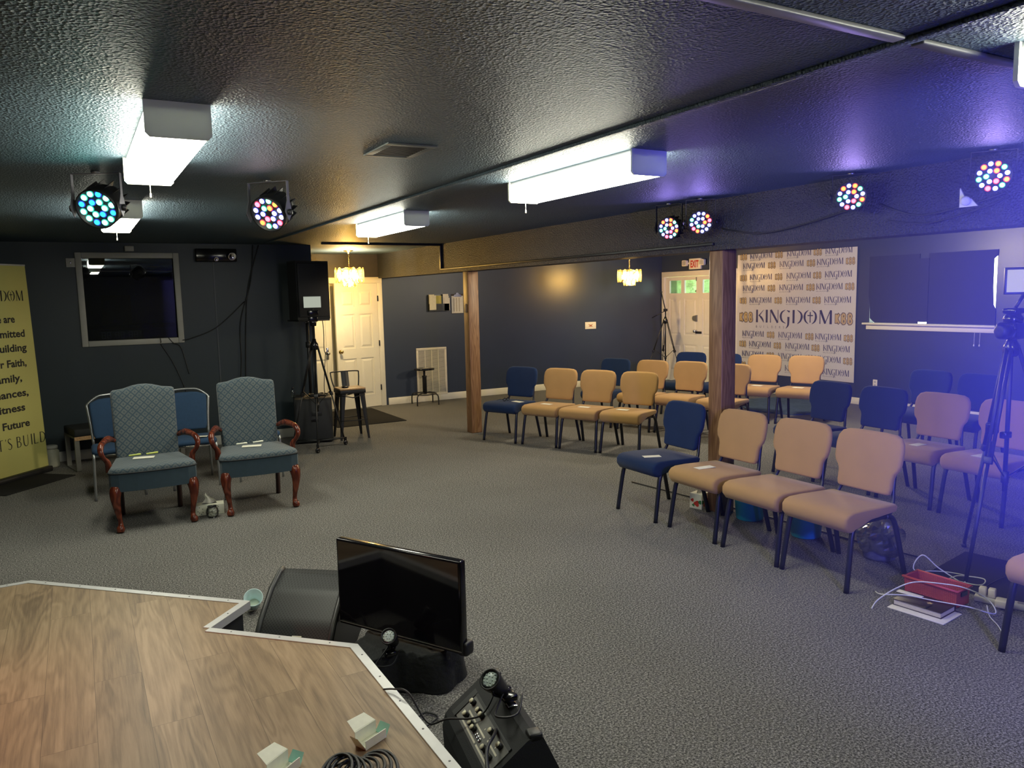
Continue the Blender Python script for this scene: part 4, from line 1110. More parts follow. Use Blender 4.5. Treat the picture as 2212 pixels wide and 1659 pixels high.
def pen(x, y, z, deg, m, lb):
    M = Tm((x, y, z), (0, PI/2, R(deg)))
    t = obj('marker_pen', G().lathe([(.006, -.045), (.0075, -.042), (.0075, .015), (.0085, .017), (.0085, .045), (.006, .048)], 10, M=Tm((0, 0, 0), (0, PI/2, 0))), m, None, (x, y, z), (0, 0, R(deg)))
    tag(t, lb, 'pen', 'marker pens on the armchairs')
ylw = mat('lime_marker', (.55, .62, .12), .4)
pen(.345, 7.00, SA+.003, 12, ylw, 'lime marker left of another on the left armchair')
pen(.475, 7.00, SA+.003, 15, ylw, 'lime marker right of another on the left armchair')
pen(1.19, 6.985, SA+.003, 5, cardw, 'white marker left of another on the right armchair')
pen(1.33, 6.99, SA+.003, 14, cardw, 'white marker right of another on the right armchair')

# tissue box and jar between the armchairs
t = thing('tissue_box', 'flat white tissue box on the floor between the two armchairs', 'tissue box', (.862, 6.765, 0), R(-8))
obj('box', G().box(-.115, .115, -.06, .06, 0, .085, 0, .003), cardw, t)
g = G()
for k in range(14):
    a, b = random.uniform(-.10, .10), random.uniform(.012, .075)
    g.lathe([(.004, 0), (.004, .0008)], 8, M=aimM((a, -.0605, b), (0, -1, 0)))
obj('printed_dots', g, mat('sage_print', (.12, .14, .09), .7), t)
obj('opening', G().prism([(.06*math.cos(2*PI*k/18), .022*math.sin(2*PI*k/18)) for k in range(18)], .0852, .0862, lambda a, b, d: (a, b, d)), blackm, t)
def tissue(parent, z, s=1.0, rz=0.0):
    g = G()
    def f(u, v):
        a = (u-.5)*.11*(1-.85*v)+.02*math.sin(v*5)*v
        return (a*s, (.012*math.sin(u*9+v*3)*(1-v*.6))*s, z+(.085*v*(1-.35*abs(u-.4)))*s)
    g.grid(14, 8, f); g.grid(14, 8, lambda u, v: tuple(Vector(f(u, v))+Vector((0, .0025, 0))))
    return obj('tissue', g, tissuem, parent, None, (0, 0, rz))
tissue(t, .084, 1.1)
t = thing('sweet_jar', 'small clear glass jar of wrapped white sweets before the tissue box', 'jar', (.865, 6.625, 0))
obj('glass', G().lathe([(0, .001), (.036, .001), (.047, .02), (.050, .05), (.044, .075), (.036, .086), (.038, .095), (.034, .095), (.032, .086), (.041, .072), (.046, .05), (.043, .021), (.034, .005), (0, .005)], 22), jarglass, t)
random.seed(5)
g = G()
for k in range(34):
    a = random.uniform(0, 2*PI); r_ = .030*math.sqrt(random.random()); z = .016+.058*random.random()
    g.lathe([(0, -.011), (.010, -.008), (.013, 0), (.010, .008), (0, .011)], 8, M=Tm((r_*math.cos(a), r_*math.sin(a), z), (random.uniform(0, 3), random.uniform(0, 3), 0)))
obj('sweets', g, paper, t)['kind'] = 'stuff'
obj('dark_rim', G().lathe([(0, .088), (.0335, .089), (.0335, .094), (0, .092)], 20), blackg, t)

# ------------------------------------------------------------------ banquet chairs behind
def make_banquet(label):
    t = thing('banquet_chair', label, 'chair', (0, 0, 0), 0, 'blue banquet chairs along the dark wall')
    w_ = .215
    obj('seat', G().pad(rrect(.42, .40, .06, 4, 0, -.03), .07, lambda a, b, d: (a, b, .435+d), rings=5, edge=.03, crown=.9), banq, t)
    rh = [(.165, .50), (.178, .53), (.186, .66), (.196, .80), (.19, .835), (.12, .865), (.06, .872)]
    out = rh+[(-a, b) for a, b in reversed(rh)]
    obj('backrest', G().pad(out, .05, lambda a, b, d: (a, .185+(b-.46)*.20-d, b), rings=5, edge=.02, crown=.9), banq, t)
    y_ = lambda z: .20+(z-.46)*.20
    p = [(-.185, y_(.45), .45), (-.195, y_(.62), .62), (-.212, y_(.78), .78), (-.210, y_(.82), .82), (-.13, y_(.885), .885), (-.06, y_(.90), .90), (.06, y_(.90), .90), (.13, y_(.885), .885), (.210, y_(.82), .82), (.212, y_(.78), .78), (.195, y_(.62), .62), (.185, y_(.45), .45)]
    obj('back_frame', G().tube(smooth_path(p, 4), .0115, 8), silver, t)
    for s_ in (-1, 1):
        obj('leg', G().tube(smooth_path([(s_*.205, -.235, 0), (s_*.20, -.215, .25), (s_*.195, -.20, .42)], 3), .0115, 8), silver, t)
        obj('leg', G().tube(smooth_path([(s_*.205, .255, 0), (s_*.195, .21, .25), (s_*.185, .19, .45)], 3), .0115, 8), silver, t)
    g = G().tube([(-.195, -.20, .40), (.195, -.20, .40), (.19, .19, .40), (-.19, .19, .40)], .010, 8, True)
    obj('seat_frame', g, silver, t)
    return t
b1 = make_banquet('blue banquet chair with silver frame behind the left armchair, nearest the bench'); b1.location = (.25, 8.0, 0)
dup(b1, (.90, 8.0, 0), 0, 'blue banquet chair whose back shows between the two armchairs')
dup(b1, (1.50, 8.0, 0), 0, 'blue banquet chair almost hidden behind the right patterned armchair')
card(.97, 7.87, .475, 70, 'white slip on the blue banquet chair between the armchairs', .07, .12, 'cards on the armchairs')

# bench and container by the wall
t = thing('bench', 'low bench with black cushion and flat grey frame against the dark wall', 'bench', (-.10, 9.24, 0), R(13))
obj('cushion', G().box(.0, 1.12, -.01, .44, .375, .455, 0, .015), blackr, t)
for x in (.0, 1.075):
    g = G(); 
    for y in (.0, .40): g.box(x, x+.045, y, y+.03, 0, .375)
    g.box(x, x+.045, 0, .43, 0, .012); g.box(x, x+.045, 0, .43, .355, .375)
    obj('leg', g, steelgrey, t)
g = G(); g.box(.0, 1.12, -.006, .0, .335, .375); g.box(.0, 1.12, .43, .436, .335, .375)
obj('rail', g, stoolwood, t)
t = thing('plastic_container', 'pale plastic container on the floor between banner and bench', 'container', (-.335, 9.72, 0))
obj('tub', G().lathe([(0, .002), (.068, .002), (.074, .02), (.076, .18), (.06, .20), (.06, .205), (0, .205)], 18), mat('milky_plastic', (.42, .42, .33), .5), t)
obj('lid', G().lathe([(.064, .205), (.066, .21), (.066, .235), (.05, .242), (0, .242)], 18), greytrim, t)

# ------------------------------------------------------------------ loudspeaker, subwoofer, tripod with screen, stools
t = thing('subwoofer', 'black subwoofer box on the floor below the tall loudspeaker', 'speaker', (2.455, 9.345, 0), R(-12.8))
obj('cabinet', G().box(-.225, .225, .0, .50, .015, .553, 0, .012), blackr, t)
obj('grille', G().box(-.205, .205, -.008, .0, .05, .53, 0, .004), mat('sub_grille', (.016, .018, .022), .6, bump=(400, .6, .002)), t)
obj('badge', G().box(-.03, .05, -.013, -.008, .27, .30, 0, .002), blackg, t)
obj('carry_handle', G().box(-.02, .10, -.014, -.008, .34, .40, 0, .006), blackm, t)
obj('top_board', G().box(-.10, .222, .02, .45, .553, .560, 0, .003), mat('worn_board', (.13, .10, .07), .7), t)
for x in (-.19, .19):
    for y in (.05, .45): obj('foot', G().lathe([(.02, 0), (.02, .016)], 10, M=Tm((x, y, 0))), blackm, t)
t = thing('loudspeaker', 'tall black loudspeaker raised on a pole above the subwoofer', 'speaker', (2.50, 9.60, 1.515), R(12))
pr = [(-.215, -.20), (.215, -.20), (.215, .02), (.13, .20), (-.13, .20), (-.215, .02)]
obj('cabinet', G().prism(pr, 0.0, .705, lambda a, b, d: (a, b, d)), blackr, t)
obj('grille', G().box(-.20, .20, -.222, -.198, .03, .68, 0, .012), mat('speaker_grille_cloth', (.010, .012, .016), .6, bump=(400, .6, .002)), t)
obj('base_plate', G().box(-.21, .21, -.20, .10, -.02, .0, 0, .006), blackm, t)
g = G().tube([(0, 0, -.955), (0, 0, -.02)], .018, 12); g.lathe([(.03, -.35), (.03, -.28)], 12)
obj('pole', g, blackm, t)
g = G().tube(smooth_path([(.21, .02, .10), (.23, .02, -.15), (.215, .0, -.40), (.26, .0, -.46), (.22, -.02, -.44), (.16, -.06, -.80), (.14, -.10, -.95)], 6), .005, 6)
obj('signal_cable', g, blackm, t)
# wall cables
g = G()
for pts in ([(1.98, CY-.02, 2.44), (1.93, CY-.02, 2.0), (1.78, CY-.02, 1.5), (1.76, CY-.02, 1.0), (1.70, CY-.02, .5)], [(2.05, CY-.02, 2.44), (1.9, CY-.02, 1.95), (1.84, CY-.02, 1.45), (1.80, CY-.02, .8)], [(1.84, CY-.02, 1.75), (1.5, CY-.02, 1.45), (1.2, CY-.03, 1.33), (1.10, CY-.03, 1.31)]):
    g.tube(smooth_path(pts, 8), .006, 6)
tag(obj('cable', g, blackm), 'black cables hanging down the dark wall left of the loudspeaker', 'cable')
g = G()
for pts in ([(.86, CY-.028, 1.345), (.865, CY-.03, 1.30), (.87, CY-.012, 1.26), (1.0, CY-.01, 1.0), (1.12, CY-.01, .6), (1.13, CY-.01, .2)], [(.95, CY-.02, 1.345), (1.0, CY-.028, 1.28), (1.08, CY-.012, 1.22), (1.15, CY-.012, .9)]):
    g.tube(smooth_path(pts, 8), .005, 6)
tag(obj('cable', g, blackm), 'black cable trailing from the control window sill down the wall', 'cable')
# things on the subwoofer
t = thing('small_bottle', 'small clear bottle standing on the left end of the subwoofer', 'bottle', (2.27, 9.56, .5605))
obj('body', G().lathe([(0, .001), (.022, .001), (.024, .02), (.024, .08), (.012, .10), (.012, .11)], 14), pane, t); obj('cap', G().lathe([(.014, .108), (.014, .13), (0, .13)], 12), blackm, t)
random.seed(11)
g = G()
for k in range(5):
    r_ = .07+.012*k
    g.tube([(r_*math.cos(a)+.015*k, r_*.6*math.sin(a), .008+.010*(k % 3)+.006*math.sin(3*a)) for a in [2*PI*j/22 for j in range(22)]], .007, 6, True)
tag(obj('cable_heap', g, blackm, None, (2.50, 9.45, .567)), 'heap of coiled black cable on top of the subwoofer', 'cable')

def tripod(name, label, c, feet, apex, top, m=blackm, lr=.011):
    """camera tripod: legs from apex height to feet, centre column to top"""
    t = thing(name, label, 'tripod', (c[0], c[1], 0))
    for fx, fy in feet:
        dx, dy = fx-c[0], fy-c[1]
        u = Vector((dx, dy, 0)).normalized()
        a = Vector((u.x*.035, u.y*.035, apex)); b = Vector((dx, dy, .02))
        g = G(); s_ = Vector((-u.y, u.x, 0))*.013
        mid = a.lerp(b, .48)
        g.tube([a+s_, mid+s_], lr*.8, 8); g.tube([a-s_, mid-s_], lr*.8, 8); g.tube([a.lerp(b, .40), b], lr*.85, 8)
        leg = obj('leg', g, m, t)
        obj('leg_clamp', G().box(-.024, .024, -.016, .016, -.022, .022, 0, .005, M=aimM(tuple(mid), tuple(b-a))), blackm, leg)
        obj('foot', G().lathe([(0, 0), (.015, 0), (.017, .012), (.012, .03), (0, .03)], 10, M=Tm((dx, dy, 0))), blackm, leg)
        g = G().tube([a.lerp(b, .45), Vector((0, 0, apex*.42))], .005, 6)
        obj('spreader', g, m, t)
    g = G().tube([(0, 0, apex*.36), (0, 0, top)], .013, 10); g.lathe([(.022, apex*.40), (.022, apex*.45)], 12)
    obj('centre_column', g, m, t)
    obj('collar', G().lathe([(.03, apex-.05), (.046, apex-.03), (.046, apex+.015), (.025, apex+.05), (.02, apex+.08)], 14), blackg, t)
    return t
t = tripod('tripod', 'black wheeled tripod holding a small lit screen before the loudspeaker', (2.42, 9.02), [(2.32, 8.73), (2.742, 9.03), (2.16, 9.25)], 1.22, 1.50)
obj('pan_head', G().box(-.05, .05, -.04, .04, 1.50, 1.56, 0, .01).lathe([(.035, 1.45), (.04, 1.5), (.02, 1.53)], 14).tube([(0, .0, 1.53), (-.12, -.10, 1.49)], .008, 8).box(-.06, .06, -.045, .035, 1.57, 1.635, 0, .012), blackg, t)
obj('dolly', G().tube([(0, 0, .09), (-.10, -.29, .09)], .012, 8).tube([(0, 0, .09), (.322, .01, .09)], .012, 8).tube([(0, 0, .09), (-.26, .23, .09)], .012, 8), blackm, t)
for p in ((-.10, -.29), (.322, .01), (-.26, .23)):
    obj('caster', G().lathe([(0, -.012), (.026, -.012), (.03, -.006), (.03, .006), (.026, .012), (0, .012)], 16, M=Tm((p[0], p[1], .03), (PI/2, 0, .5))).box(p[0]-.012, p[0]+.012, p[1]-.012, p[1]+.012, .04, .10), blackg, t)
sc_ = obj('monitor', G().box(-.105, .105, -.012, .012, 1.655, 1.80, 0, .004, M=Matrix.Rotation(R(-8), 4, 'Z')).tube([(0, 0, 1.62), (0, 0, 1.66)], .01, 8), blackm, t)
obj('screen', G().box(-.098, .098, -.0135, -.0125, 1.664, 1.792, M=Matrix.Rotation(R(-8), 4, 'Z')), screenlit, sc_)

t = thing('bar_stool', 'black metal bar stool with wooden seat and low back by the doors', 'stool', (2.965, 9.49, 0), R(-2))
obj('seat', G().box(-.165, .165, -.155, .155, .622, .642, 0, .006), stoolwood, t)
g = G(); g.box(-.165, .165, -.158, .158, .575, .622, 0, .008)
obj('seat_frame', g, blackm, t)
for sx in (-1, 1):
    for sy in (-1, 1):
        g = G()
        def lf_(u, v, sx=sx, sy=sy):
            wd = .060*(1-v)+.020*v
            a = u*2-1
            cx_, cy_ = sx*(.150+.038*v), sy*(.142+.038*v)
            return (cx_-sx*wd*max(0, a), cy_-sy*wd*max(0, -a), .60*(1-v))
        g.grid(4, 6, lf_); g.grid(4, 6, lambda u, v: tuple(Vector(lf_(u, v))-Vector((sx*.006, sy*.006, 0))))
        obj('leg', g, blackm, t)
g = G(); q = [(-.168, -.16), (.168, -.16), (.168, .16), (-.168, .16)]
g.tube([(a*1.03, b*1.03, .24) for a, b in q], .006, 6, True)
obj('footrest', g, blackm, t)
g = G()
for i in range(4):
    a, b = q[i], q[(i+1) % 4]
    g.tube([(a[0]*.9, a[1]*.9, .56), (0.5*(a[0]+b[0])*.95, .5*(a[1]+b[1])*.95, .525), (b[0]*.9, b[1]*.9, .56)], .007, 6)
obj('brace', g, blackm, t)
g = G().tube(smooth_path([(-.150, .13, .61), (-.172, .17, .70), (-.182, .20, .80), (-.165, .205, .826), (0, .208, .83), (.165, .205, .826), (.182, .20, .80), (.172, .17, .70), (.150, .13, .61)], 5), .008, 8)
obj('back_rail', g, blackm, t)
obj('back_panel', G().grid(6, 8, lambda u, v: (-.048+u*.096, .165+.045*v-.012*math.sin(u*PI), .64+.19*v)).grid(6, 8, lambda u, v: (-.048+u*.096, .169+.045*v-.012*math.sin(u*PI), .64+.19*v)), blackm, t)
tag(obj('round_puck', G().lathe([(0, 0), (.04, 0), (.042, .006), (.042, .018), (.036, .022), (0, .021)], 18), blackg, None, (2.90, 9.46, .6425)), 'small round black gadget on the wooden seat of the bar stool', 'gadget')
tag(obj('doormat', G().box(3.02, 4.03, 10.28, 11.80, 0, .010, 0, .004), matm), 'dark doormat in front of the six-panel doors', 'mat')

t = thing('work_stool', 'black round screw-height stool before the tall wall vent', 'stool', (4.92, 11.69, 0))
obj('seat', G().lathe([(0, .560), (.14, .562), (.165, .568), (.170, .580), (.165, .594), (.12, .598), (0, .596)], 28), blackg, t)
g = G().lathe([(.035, .17), (.035, .44), (.04, .45), (.04, .47), (.018, .475), (.018, .555), (.05, .562), (0, .563)], 16)
for k in range(14): g.lathe([(.018, .478+k*.005), (.0205, .4805+k*.005), (.018, .483+k*.005)], 12)
obj('column', g, blackm, t)
obj('ring', G().tube([(.185*math.cos(2*PI*k/32), .185*math.sin(2*PI*k/32), .175) for k in range(32)], .009, 8, True), blackm, t)
for k in range(4):
    a = R(45+90*k-8)
    c_, s_ = math.cos(a), math.sin(a)
    obj('leg', G().tube(smooth_path([(.03*c_, .03*s_, .19), (.15*c_, .15*s_, .185), (.225*c_, .225*s_, .165), (.25*c_, .25*s_, .12), (.252*c_, .252*s_, 0)], 5), .011, 8), blackm, t)
tag(obj('card', G().box(-.05, .05, -.03, .03, 0, .002), paper, None, (4.95, 11.68, .5985), (0, 0, .3)), 'small pale card lying on the black round stool', 'card', 'white cards laid on the seats')

t = tripod('tripod', 'slim black phone tripod in the far corner before the exit doors', (9.72, 11.33), [(9.30, 11.50), (9.95, 11.72), (9.78, 10.90)], 1.20, 1.40, lr=.009)
obj('phone_holder', G().box(-.03, .03, -.03, .03, 1.38, 1.43, 0, .008).tube([(0, 0, 1.40), (-.05, .06, 1.74)], .010, 8).tube([(0, 0, 1.39), (-.14, .22, 1.26)], .007, 8).box(-.075, -.03, .05, .075, 1.735, 1.755), blackm, t)

# digital clock, and a board imitating a reflection in the control room glass
t = thing('digital_clock', 'unlit digital clock reading 88 88 88 behind the control room glass', 'clock', (.43, CY+.075, 1.345))
obj('case', G().box(-.21, .25, .0, .06, 0, .105, 0, .005), mat('clock_case', (.02, .022, .03), .4), t)
g = G()
segs = [((0, 1), (1, 1)), ((0, 1), (1, 1)), ]
def eight(x):
    for (a, b, c, d) in ((0, 0, .034, 0), (0, .033, .034, .033), (0, .066, .034, .066), (0, 0, 0, .033), (0, .033, 0, .066), (.034, 0, .034, .033), (.034, .033, .034, .066)):
        g.box(x+min(a, c)-.003, x+max(a, c)+.003, -.002, 0, .02+min(b, d)-.003, .02+max(b, d)+.003)
for x in (-.17, -.115, -.03, .025, .11, .165): eight(x)
obj('digits', g, mat('dim_segments', (.22, .22, .25), .6), t)
tag(obj('reflection_board', G().box(-.16, .16, -.01, .01, 0, .36), mat('grey_reflection', (.06, .055, .045), .9), None, (.45, CY+.55, 1.50)), 'dim grey board standing in for a reflection in the control room glass', 'board')
tag(obj('shelf', G().box(-.1, 1.3, CY+.50, CY+.9, 1.46, 1.50), booth), 'dark shelf inside the control room behind the glass', 'shelf')
# ------------------------------------------------------------------ under the chairs
t = thing('tissue_box', 'square floral tissue box under the navy and tan front-row chairs', 'tissue box', (4.335, 4.635, 0), R(16))
obj('box', G().box(-.056, .056, -.056, .056, 0, .125, 0, .003), cardw, t)
g = G()
for (x, z, r_, k) in ((-.01, .045, .024, 0), (.03, .07, .014, 0), (-.04, .06, .016, 1), (.02, .03, .012, 1)):
    q = [(r_*math.cos(2*PI*j/12)*(1+.2*math.cos(2*PI*j*3/12)), r_*math.sin(2*PI*j/12)*(1+.2*math.cos(2*PI*j*3/12))) for j in range(12)]
    g.prism(q, -.0572, -.0564, lambda a, b, d: (x+a, d, z+b), k)
    g.prism(q, -.0572, -.0564, lambda a, b, d: (d, x+a, z+b), k)
obj('printed_flowers', g, [mat('flower_red', (.55, .04, .03), .6), mat('flower_green', (.05, .22, .08), .6)], t)
tissue(t, .124, .6)
def bin_(x, y, label, first=[None]):
    if first[0] is None:
        t = thing('waste_bin', label, 'bin', (x, y, 0), 0, 'turquoise bins under the front row')
        obj('tub', G().lathe([(0, .002), (.096, .002), (.102, .01), (.122, .25), (.129, .252), (.129, .262), (.118, .262), (.098, .014), (0, .012)], 28), teal, t)
        first[0] = t; return t
    return dup(first[0], (x, y, 0), 0, label)
bin_(4.44, 4.19, 'turquoise waste bin under the third front-row chair, nearer the post')
bin_(4.45, 3.67, 'turquoise waste bin behind the legs of the nearest whole tan chair')
t = thing('plastic_bag', 'clear plastic bag of dark items under the nearest whole tan chair', 'bag', (4.47, 3.10, 0))
random.seed(21)
def blob(r0, h0, n=26, m_=14, am=.018):
    ph = [(random.uniform(2, 7), random.uniform(0, 6), random.uniform(3, 9)) for _ in range(6)]
    def f(u, v):
        a = 2*PI*u; z = h0*v
        pr_ = (math.sin(min(1, v*3.2)*PI/2))**.6 if v < .5 else math.cos((v-.5)/.5*PI/2*.93)**.7
        r_ = r0*pr_ + sum(am/(1+i*.3)*math.sin(p[0]//1*a+p[1]+p[2]*v) for i, p in enumerate(ph))*(.3+pr_)*.6
        return (r_*math.cos(a), r_*math.sin(a), .004+z)
    return G().grid(n, m_, f, smooth=False)
obj('film', blob(.130, .27), clearbag, t)
g = G().lathe([(0, .006), (.095, .006), (.10, .02), (.10, .10), (.07, .13), (0, .14)], 20)
for k in range(4): g.box(-.035, .035, -.02, .02, -.03, .03, M=Tm((.05*math.cos(k*1.7), .05*math.sin(k*1.7), .165), (k*.6, .4, k)))
obj('contents', g, mat('slate_contents', (.13, .14, .17), .5, var=(22, .8)), t)

# ------------------------------------------------------------------ basket, Bible, cables, tripod on the right
tag(obj('floor_mat', G().box(-.36, .36, -.30, .30, 0, .010, 0, .004), matm, None, (4.72, 2.50, 0), (0, 0, R(10))), 'dark mat under the right tripod beside the red basket', 'mat')
t = thing('storage_basket', 'coral red woven plastic basket on the carpet by the right tripod', 'basket', (4.135, 2.505, 0), R(-87))
def bwall(L_, W_, h_, t0=.006, fl=.012):
    g = G()
    lo = [(-L_/2, -W_/2), (L_/2, -W_/2), (L_/2, W_/2), (-L_/2, W_/2)]
    def ring(ex, z): return [(x+math.copysign(ex, x), y+math.copysign(ex, y), z) for x, y in lo]
    vs = ring(0, .002)+ring(fl, h_)+ring(fl-t0, h_)+ring(-t0, .008)
    fs = [(0, 1, 2, 3)]
    for k in range(3):
        for j in range(4): fs.append((k*4+j, k*4+(j+1) % 4, (k+1)*4+(j+1) % 4, (k+1)*4+j))
    fs.append((12, 13, 14, 15))
    return g.add(vs, fs)
obj('body', bwall(.28, .12, .105), coral, t)
g = G().tube([(-.156, -.076, .105), (.156, -.076, .105), (.156, .076, .105), (-.156, .076, .105)], .006, 6, True)
obj('rim', g, mat('coral_rim', (.62, .09, .08), .45), t)
obj('handle_slot', G().box(-.156, -.149, -.03, .03, .066, .090).box(.149, .156, -.03, .03, .066, .090), blackm, t)
tag(obj('sheet', G().box(-.15, .15, -.105, .105, 0, .006, 0, .002), mat('kraft_white', (.72, .68, .55), .8), None, (3.915, 2.435, 0), (0, 0, R(-83))), 'white folder lying on the carpet under the dark book', 'folder')
t = thing('book', 'thick dark leather bound book lying on a white folder before the basket', 'book', (3.945, 2.455, .0065), R(-83))
obj('page_block', G().box(-.125, .125, -.082, .075, .004, .030), pages, t)
g = G(); g.box(-.13, .13, -.086, .086, 0, .004, 0, .002); g.box(-.13, .13, -.086, .086, .030, .035, 0, .002); g.box(-.13, .13, .075, .086, 0, .035, 0, .003)
obj('cover', g, bible, t)
obj('orange_glint', G().prism([(.018*math.cos(2*PI*k/10)*(1 if k % 2 else .5), .018*math.sin(2*PI*k/10)*(1 if k % 2 else .5)) for k in range(10)], .0352, .0358, lambda a, b, d: (a+.03, b, d)), printgold, t)  # gold shape on the cover stands in for an orange reflection
obj('closure_strap', G().box(.035, .055, -.092, -.02, .034, .0375, 0, .001), blackm, t)
obj('paper_fold', G().box(-.165, -.03, .02, .06, .036, .040, 0, .001), paper, t)
def cord(name, pts, r_, m, label, k=8, cat='cable', grp=None):
    o = obj(name, G().tube(smooth_path(pts, k), r_, 6), m); tag(o, label, cat, grp); return o
wg = 'white charging cables round the red basket'
cord('charging_cable', [(3.70, 2.60, .006), (3.78, 2.62, .03), (3.90, 2.60, .075), (4.0, 2.55, .11), (4.06, 2.44, .125), (4.12, 2.34, .12), (4.22, 2.27, .06), (4.17, 2.20, .012), (4.05, 2.28, .05), (3.98, 2.42, .050), (3.93, 2.55, .048), (3.87, 2.66, .03), (3.93, 2.74, .006)], .0035, whitecable, 'white cable arching over the book in front of the red basket', 8, 'cable', wg)
cord('charging_cable', [(4.36, 2.50, .05), (4.30, 2.60, .12), (4.24, 2.66, .19), (4.22, 2.70, .10), (4.26, 2.62, .05), (4.40, 2.60, .03), (4.52, 2.60, .025), (4.60, 2.50, .02), (4.48, 2.46, .02), (4.36, 2.56, .05), (4.40, 2.74, .03), (4.52, 2.70, .02), (4.56, 2.58, .022), (4.40, 2.50, .04)], .0035, whitecable, 'tangled white cable looping on the mat behind the red basket', 8, 'cable', wg)
cord('charging_cable', [(4.20, 2.26, .03), (4.12, 2.20, .01), (4.05, 2.12, .006), (3.98, 2.06, .006)], .003, whitecable, 'white cable running from the adapters towards the near chair', 8, 'cable', wg)
cord('charging_cable', [(4.30, 2.10, .006), (4.36, 2.14, .02), (4.44, 2.10, .006), (4.42, 1.98, .006), (4.36, 1.86, .006)], .0035, whitecable, 'short white cable bending on the carpet behind the cut-off chair', 8, 'cable', wg)
t = thing('power_strip', 'grey power strip on the floor at the right end of the red basket', 'power strip', (4.34, 2.26, .0), R(-70))
obj('body', G().box(-.13, .13, -.028, .028, .0, .035, 0, .008), mat('strip_grey', (.50, .49, .45), .4), t)
obj('socket', G().prism(rrect(.03, .026, .008, 4, .09, 0), .035, .037, lambda a, b, d: (a, b, d)), printgrey, t)
for x, y, sz, lb in ((-.09, 0, .030, 'p'), (-.045, 0, .030, 'q')):
    obj('plug', G().box(x-.018, x+.018, -.022, .022, .035, .085, 0, .006), cream, t)
obj('plug', G().box(-.02, .04, -.09, -.02, .012, .055, 0, .008), cream, t)
t = tripod('tripod', 'black tripod on the dark mat at right, carrying a camera and small screen', (4.90, 2.57), [(4.425, 2.51), (5.13, 2.93), (5.13, 2.20)], 1.38, 1.56, lr=.014)
obj('pan_head', G().lathe([(.05, 1.53), (.055, 1.56), (.03, 1.60)], 16).box(-.05, .05, -.04, .04, 1.585, 1.62, 0, .01).tube([(0, 0, 1.56), (-.12, -.08, 1.50)], .008, 8), blackg, t)
obj('camera', G().box(-.085, .085, -.06, .06, 1.435, 1.535, 0, .02).lathe([(.04, 0), (.04, .08), (.03, .085), (0, .08)], 16, M=aimM((-.06, -.02, 1.485), (-1, .3, 0))), blackm, t)
mq = obj('monitor', G().box(-.14, .14, -.013, .013, 1.700, 1.862, 0, .004, M=Tm((.105, -.035, 0), (0, 0, R(-48)))).tube([(.02, 0, 1.62), (.07, -.02, 1.705)], .01, 8), blackm, t)
obj('screen', G().box(-.128, .128, -.0145, -.0135, 1.714, 1.848, M=Tm((.105, -.035, 0), (0, 0, R(-48)))), screenlit2, mq)
obj('clip_light', G().box(-.03, .03, -.03, .03, .86, .93, 0, .012, M=Tm((-.09, .04, 0))).box(-.05, .02, -.02, .02, .83, .87, 0, .006), blackg, t)
for nm_, pts_, rr_, m_ in (('power_cord', [(4.98, 2.45, .75), (4.93, 2.42, .5), (5.0, 2.40, .25), (5.10, 2.38, .03), (5.0, 2.42, .02), (4.7, 2.45, .02), (4.45, 2.42, .02)], .004, blackm), ('charging_lead', [(4.86, 2.36, 1.02), (4.98, 2.30, .6), (5.02, 2.26, .02), (4.98, 2.20, .014)], .0035, whitecable)):
    obj(nm_, G().tube(smooth_path([(x-4.90, y-2.57, z) for x, y, z in pts_], 8), rr_, 6), m_, t)
cord('floor_cable', [(4.40, 5.6, .008), (4.52, 4.6, .008), (4.58, 4.0, .008), (4.62, 3.4, .008), (4.66, 2.95, .012)], .006, blackm, 'black cable running along the carpet behind the near front row')
tag(obj('rug', G().prism([(8.62, 7.36), (9.0, 7.25), (9.95, 7.9), (9.9, 8.7), (9.0, 8.95), (8.45, 8.0)], 0, .014, lambda a, b, d: (a, b, d)), rugm), 'blue grey rug on the floor before the logo backdrop', 'rug')

# ------------------------------------------------------------------ foreground by the stage
e1 = Vector((.78, -.625, 0)).normalized(); nf = Vector((-.625, -.78, 0)).normalized()
t = thing('wedge_monitor', 'black stage wedge loudspeaker with mesh front on the floor at the stage edge', 'speaker', (.99, 3.86, 0), math.atan2(e1.y, e1.x))
# local x along the width, local -y towards the stage
prof = [(.0, .01), (-.36, .01), (-.375, .05), (-.26, .20), (-.13, .315), (-.03, .365), (.02, .372), (.06, .34), (.07, .05)]
obj('cabinet', G().prism(prof, -.20, .20, lambda a, b, d: (d, a, b)), blackm, t)
def gr(u, v):
    k = [(-.372, .062), (-.262, .206), (-.135, .318), (-.035, .369), (.005, .377)]
    q = v*(len(k)-1); i = min(int(q), len(k)-2); f = q-i
    return (-.172+u*.344, k[i][0]+(k[i+1][0]-k[i][0])*f-.004, k[i][1]+(k[i+1][1]-k[i][1])*f+.004)
gg = G().grid(10, 24, gr)
o = obj('grille', gg, grillem, t)
uv = o.data.uv_layers.new(name='UVMap')
for p in o.data.polygons:
    for li in p.loop_indices:
        c_ = o.data.vertices[o.data.loops[li].vertex_index].co
        uv.data[li].uv = (c_.x, c_.z*1.25)
for s_ in (-1, 1):
    vs = [(s_*.186, a-.006, b+.006) for a, b in ((-.372, .062), (-.262, .206), (-.135, .318), (-.035, .369), (.005, .377))]
    obj('side_rail', G().tube(vs, .014, 8), mat('rail_grey', (.045, .047, .046), .4), t)
bd = G(); fB = lambda a, b, d: (a, -.3135+b*.607-d*.79, .1400+b*.795+d*.61)
bd.prism([(-.005, -.022), (.042, -.022), (.042, .022), (-.005, .022)], .010, .013, fB)
bo = obj('badge', bd, paper, t)
bl = G(); 
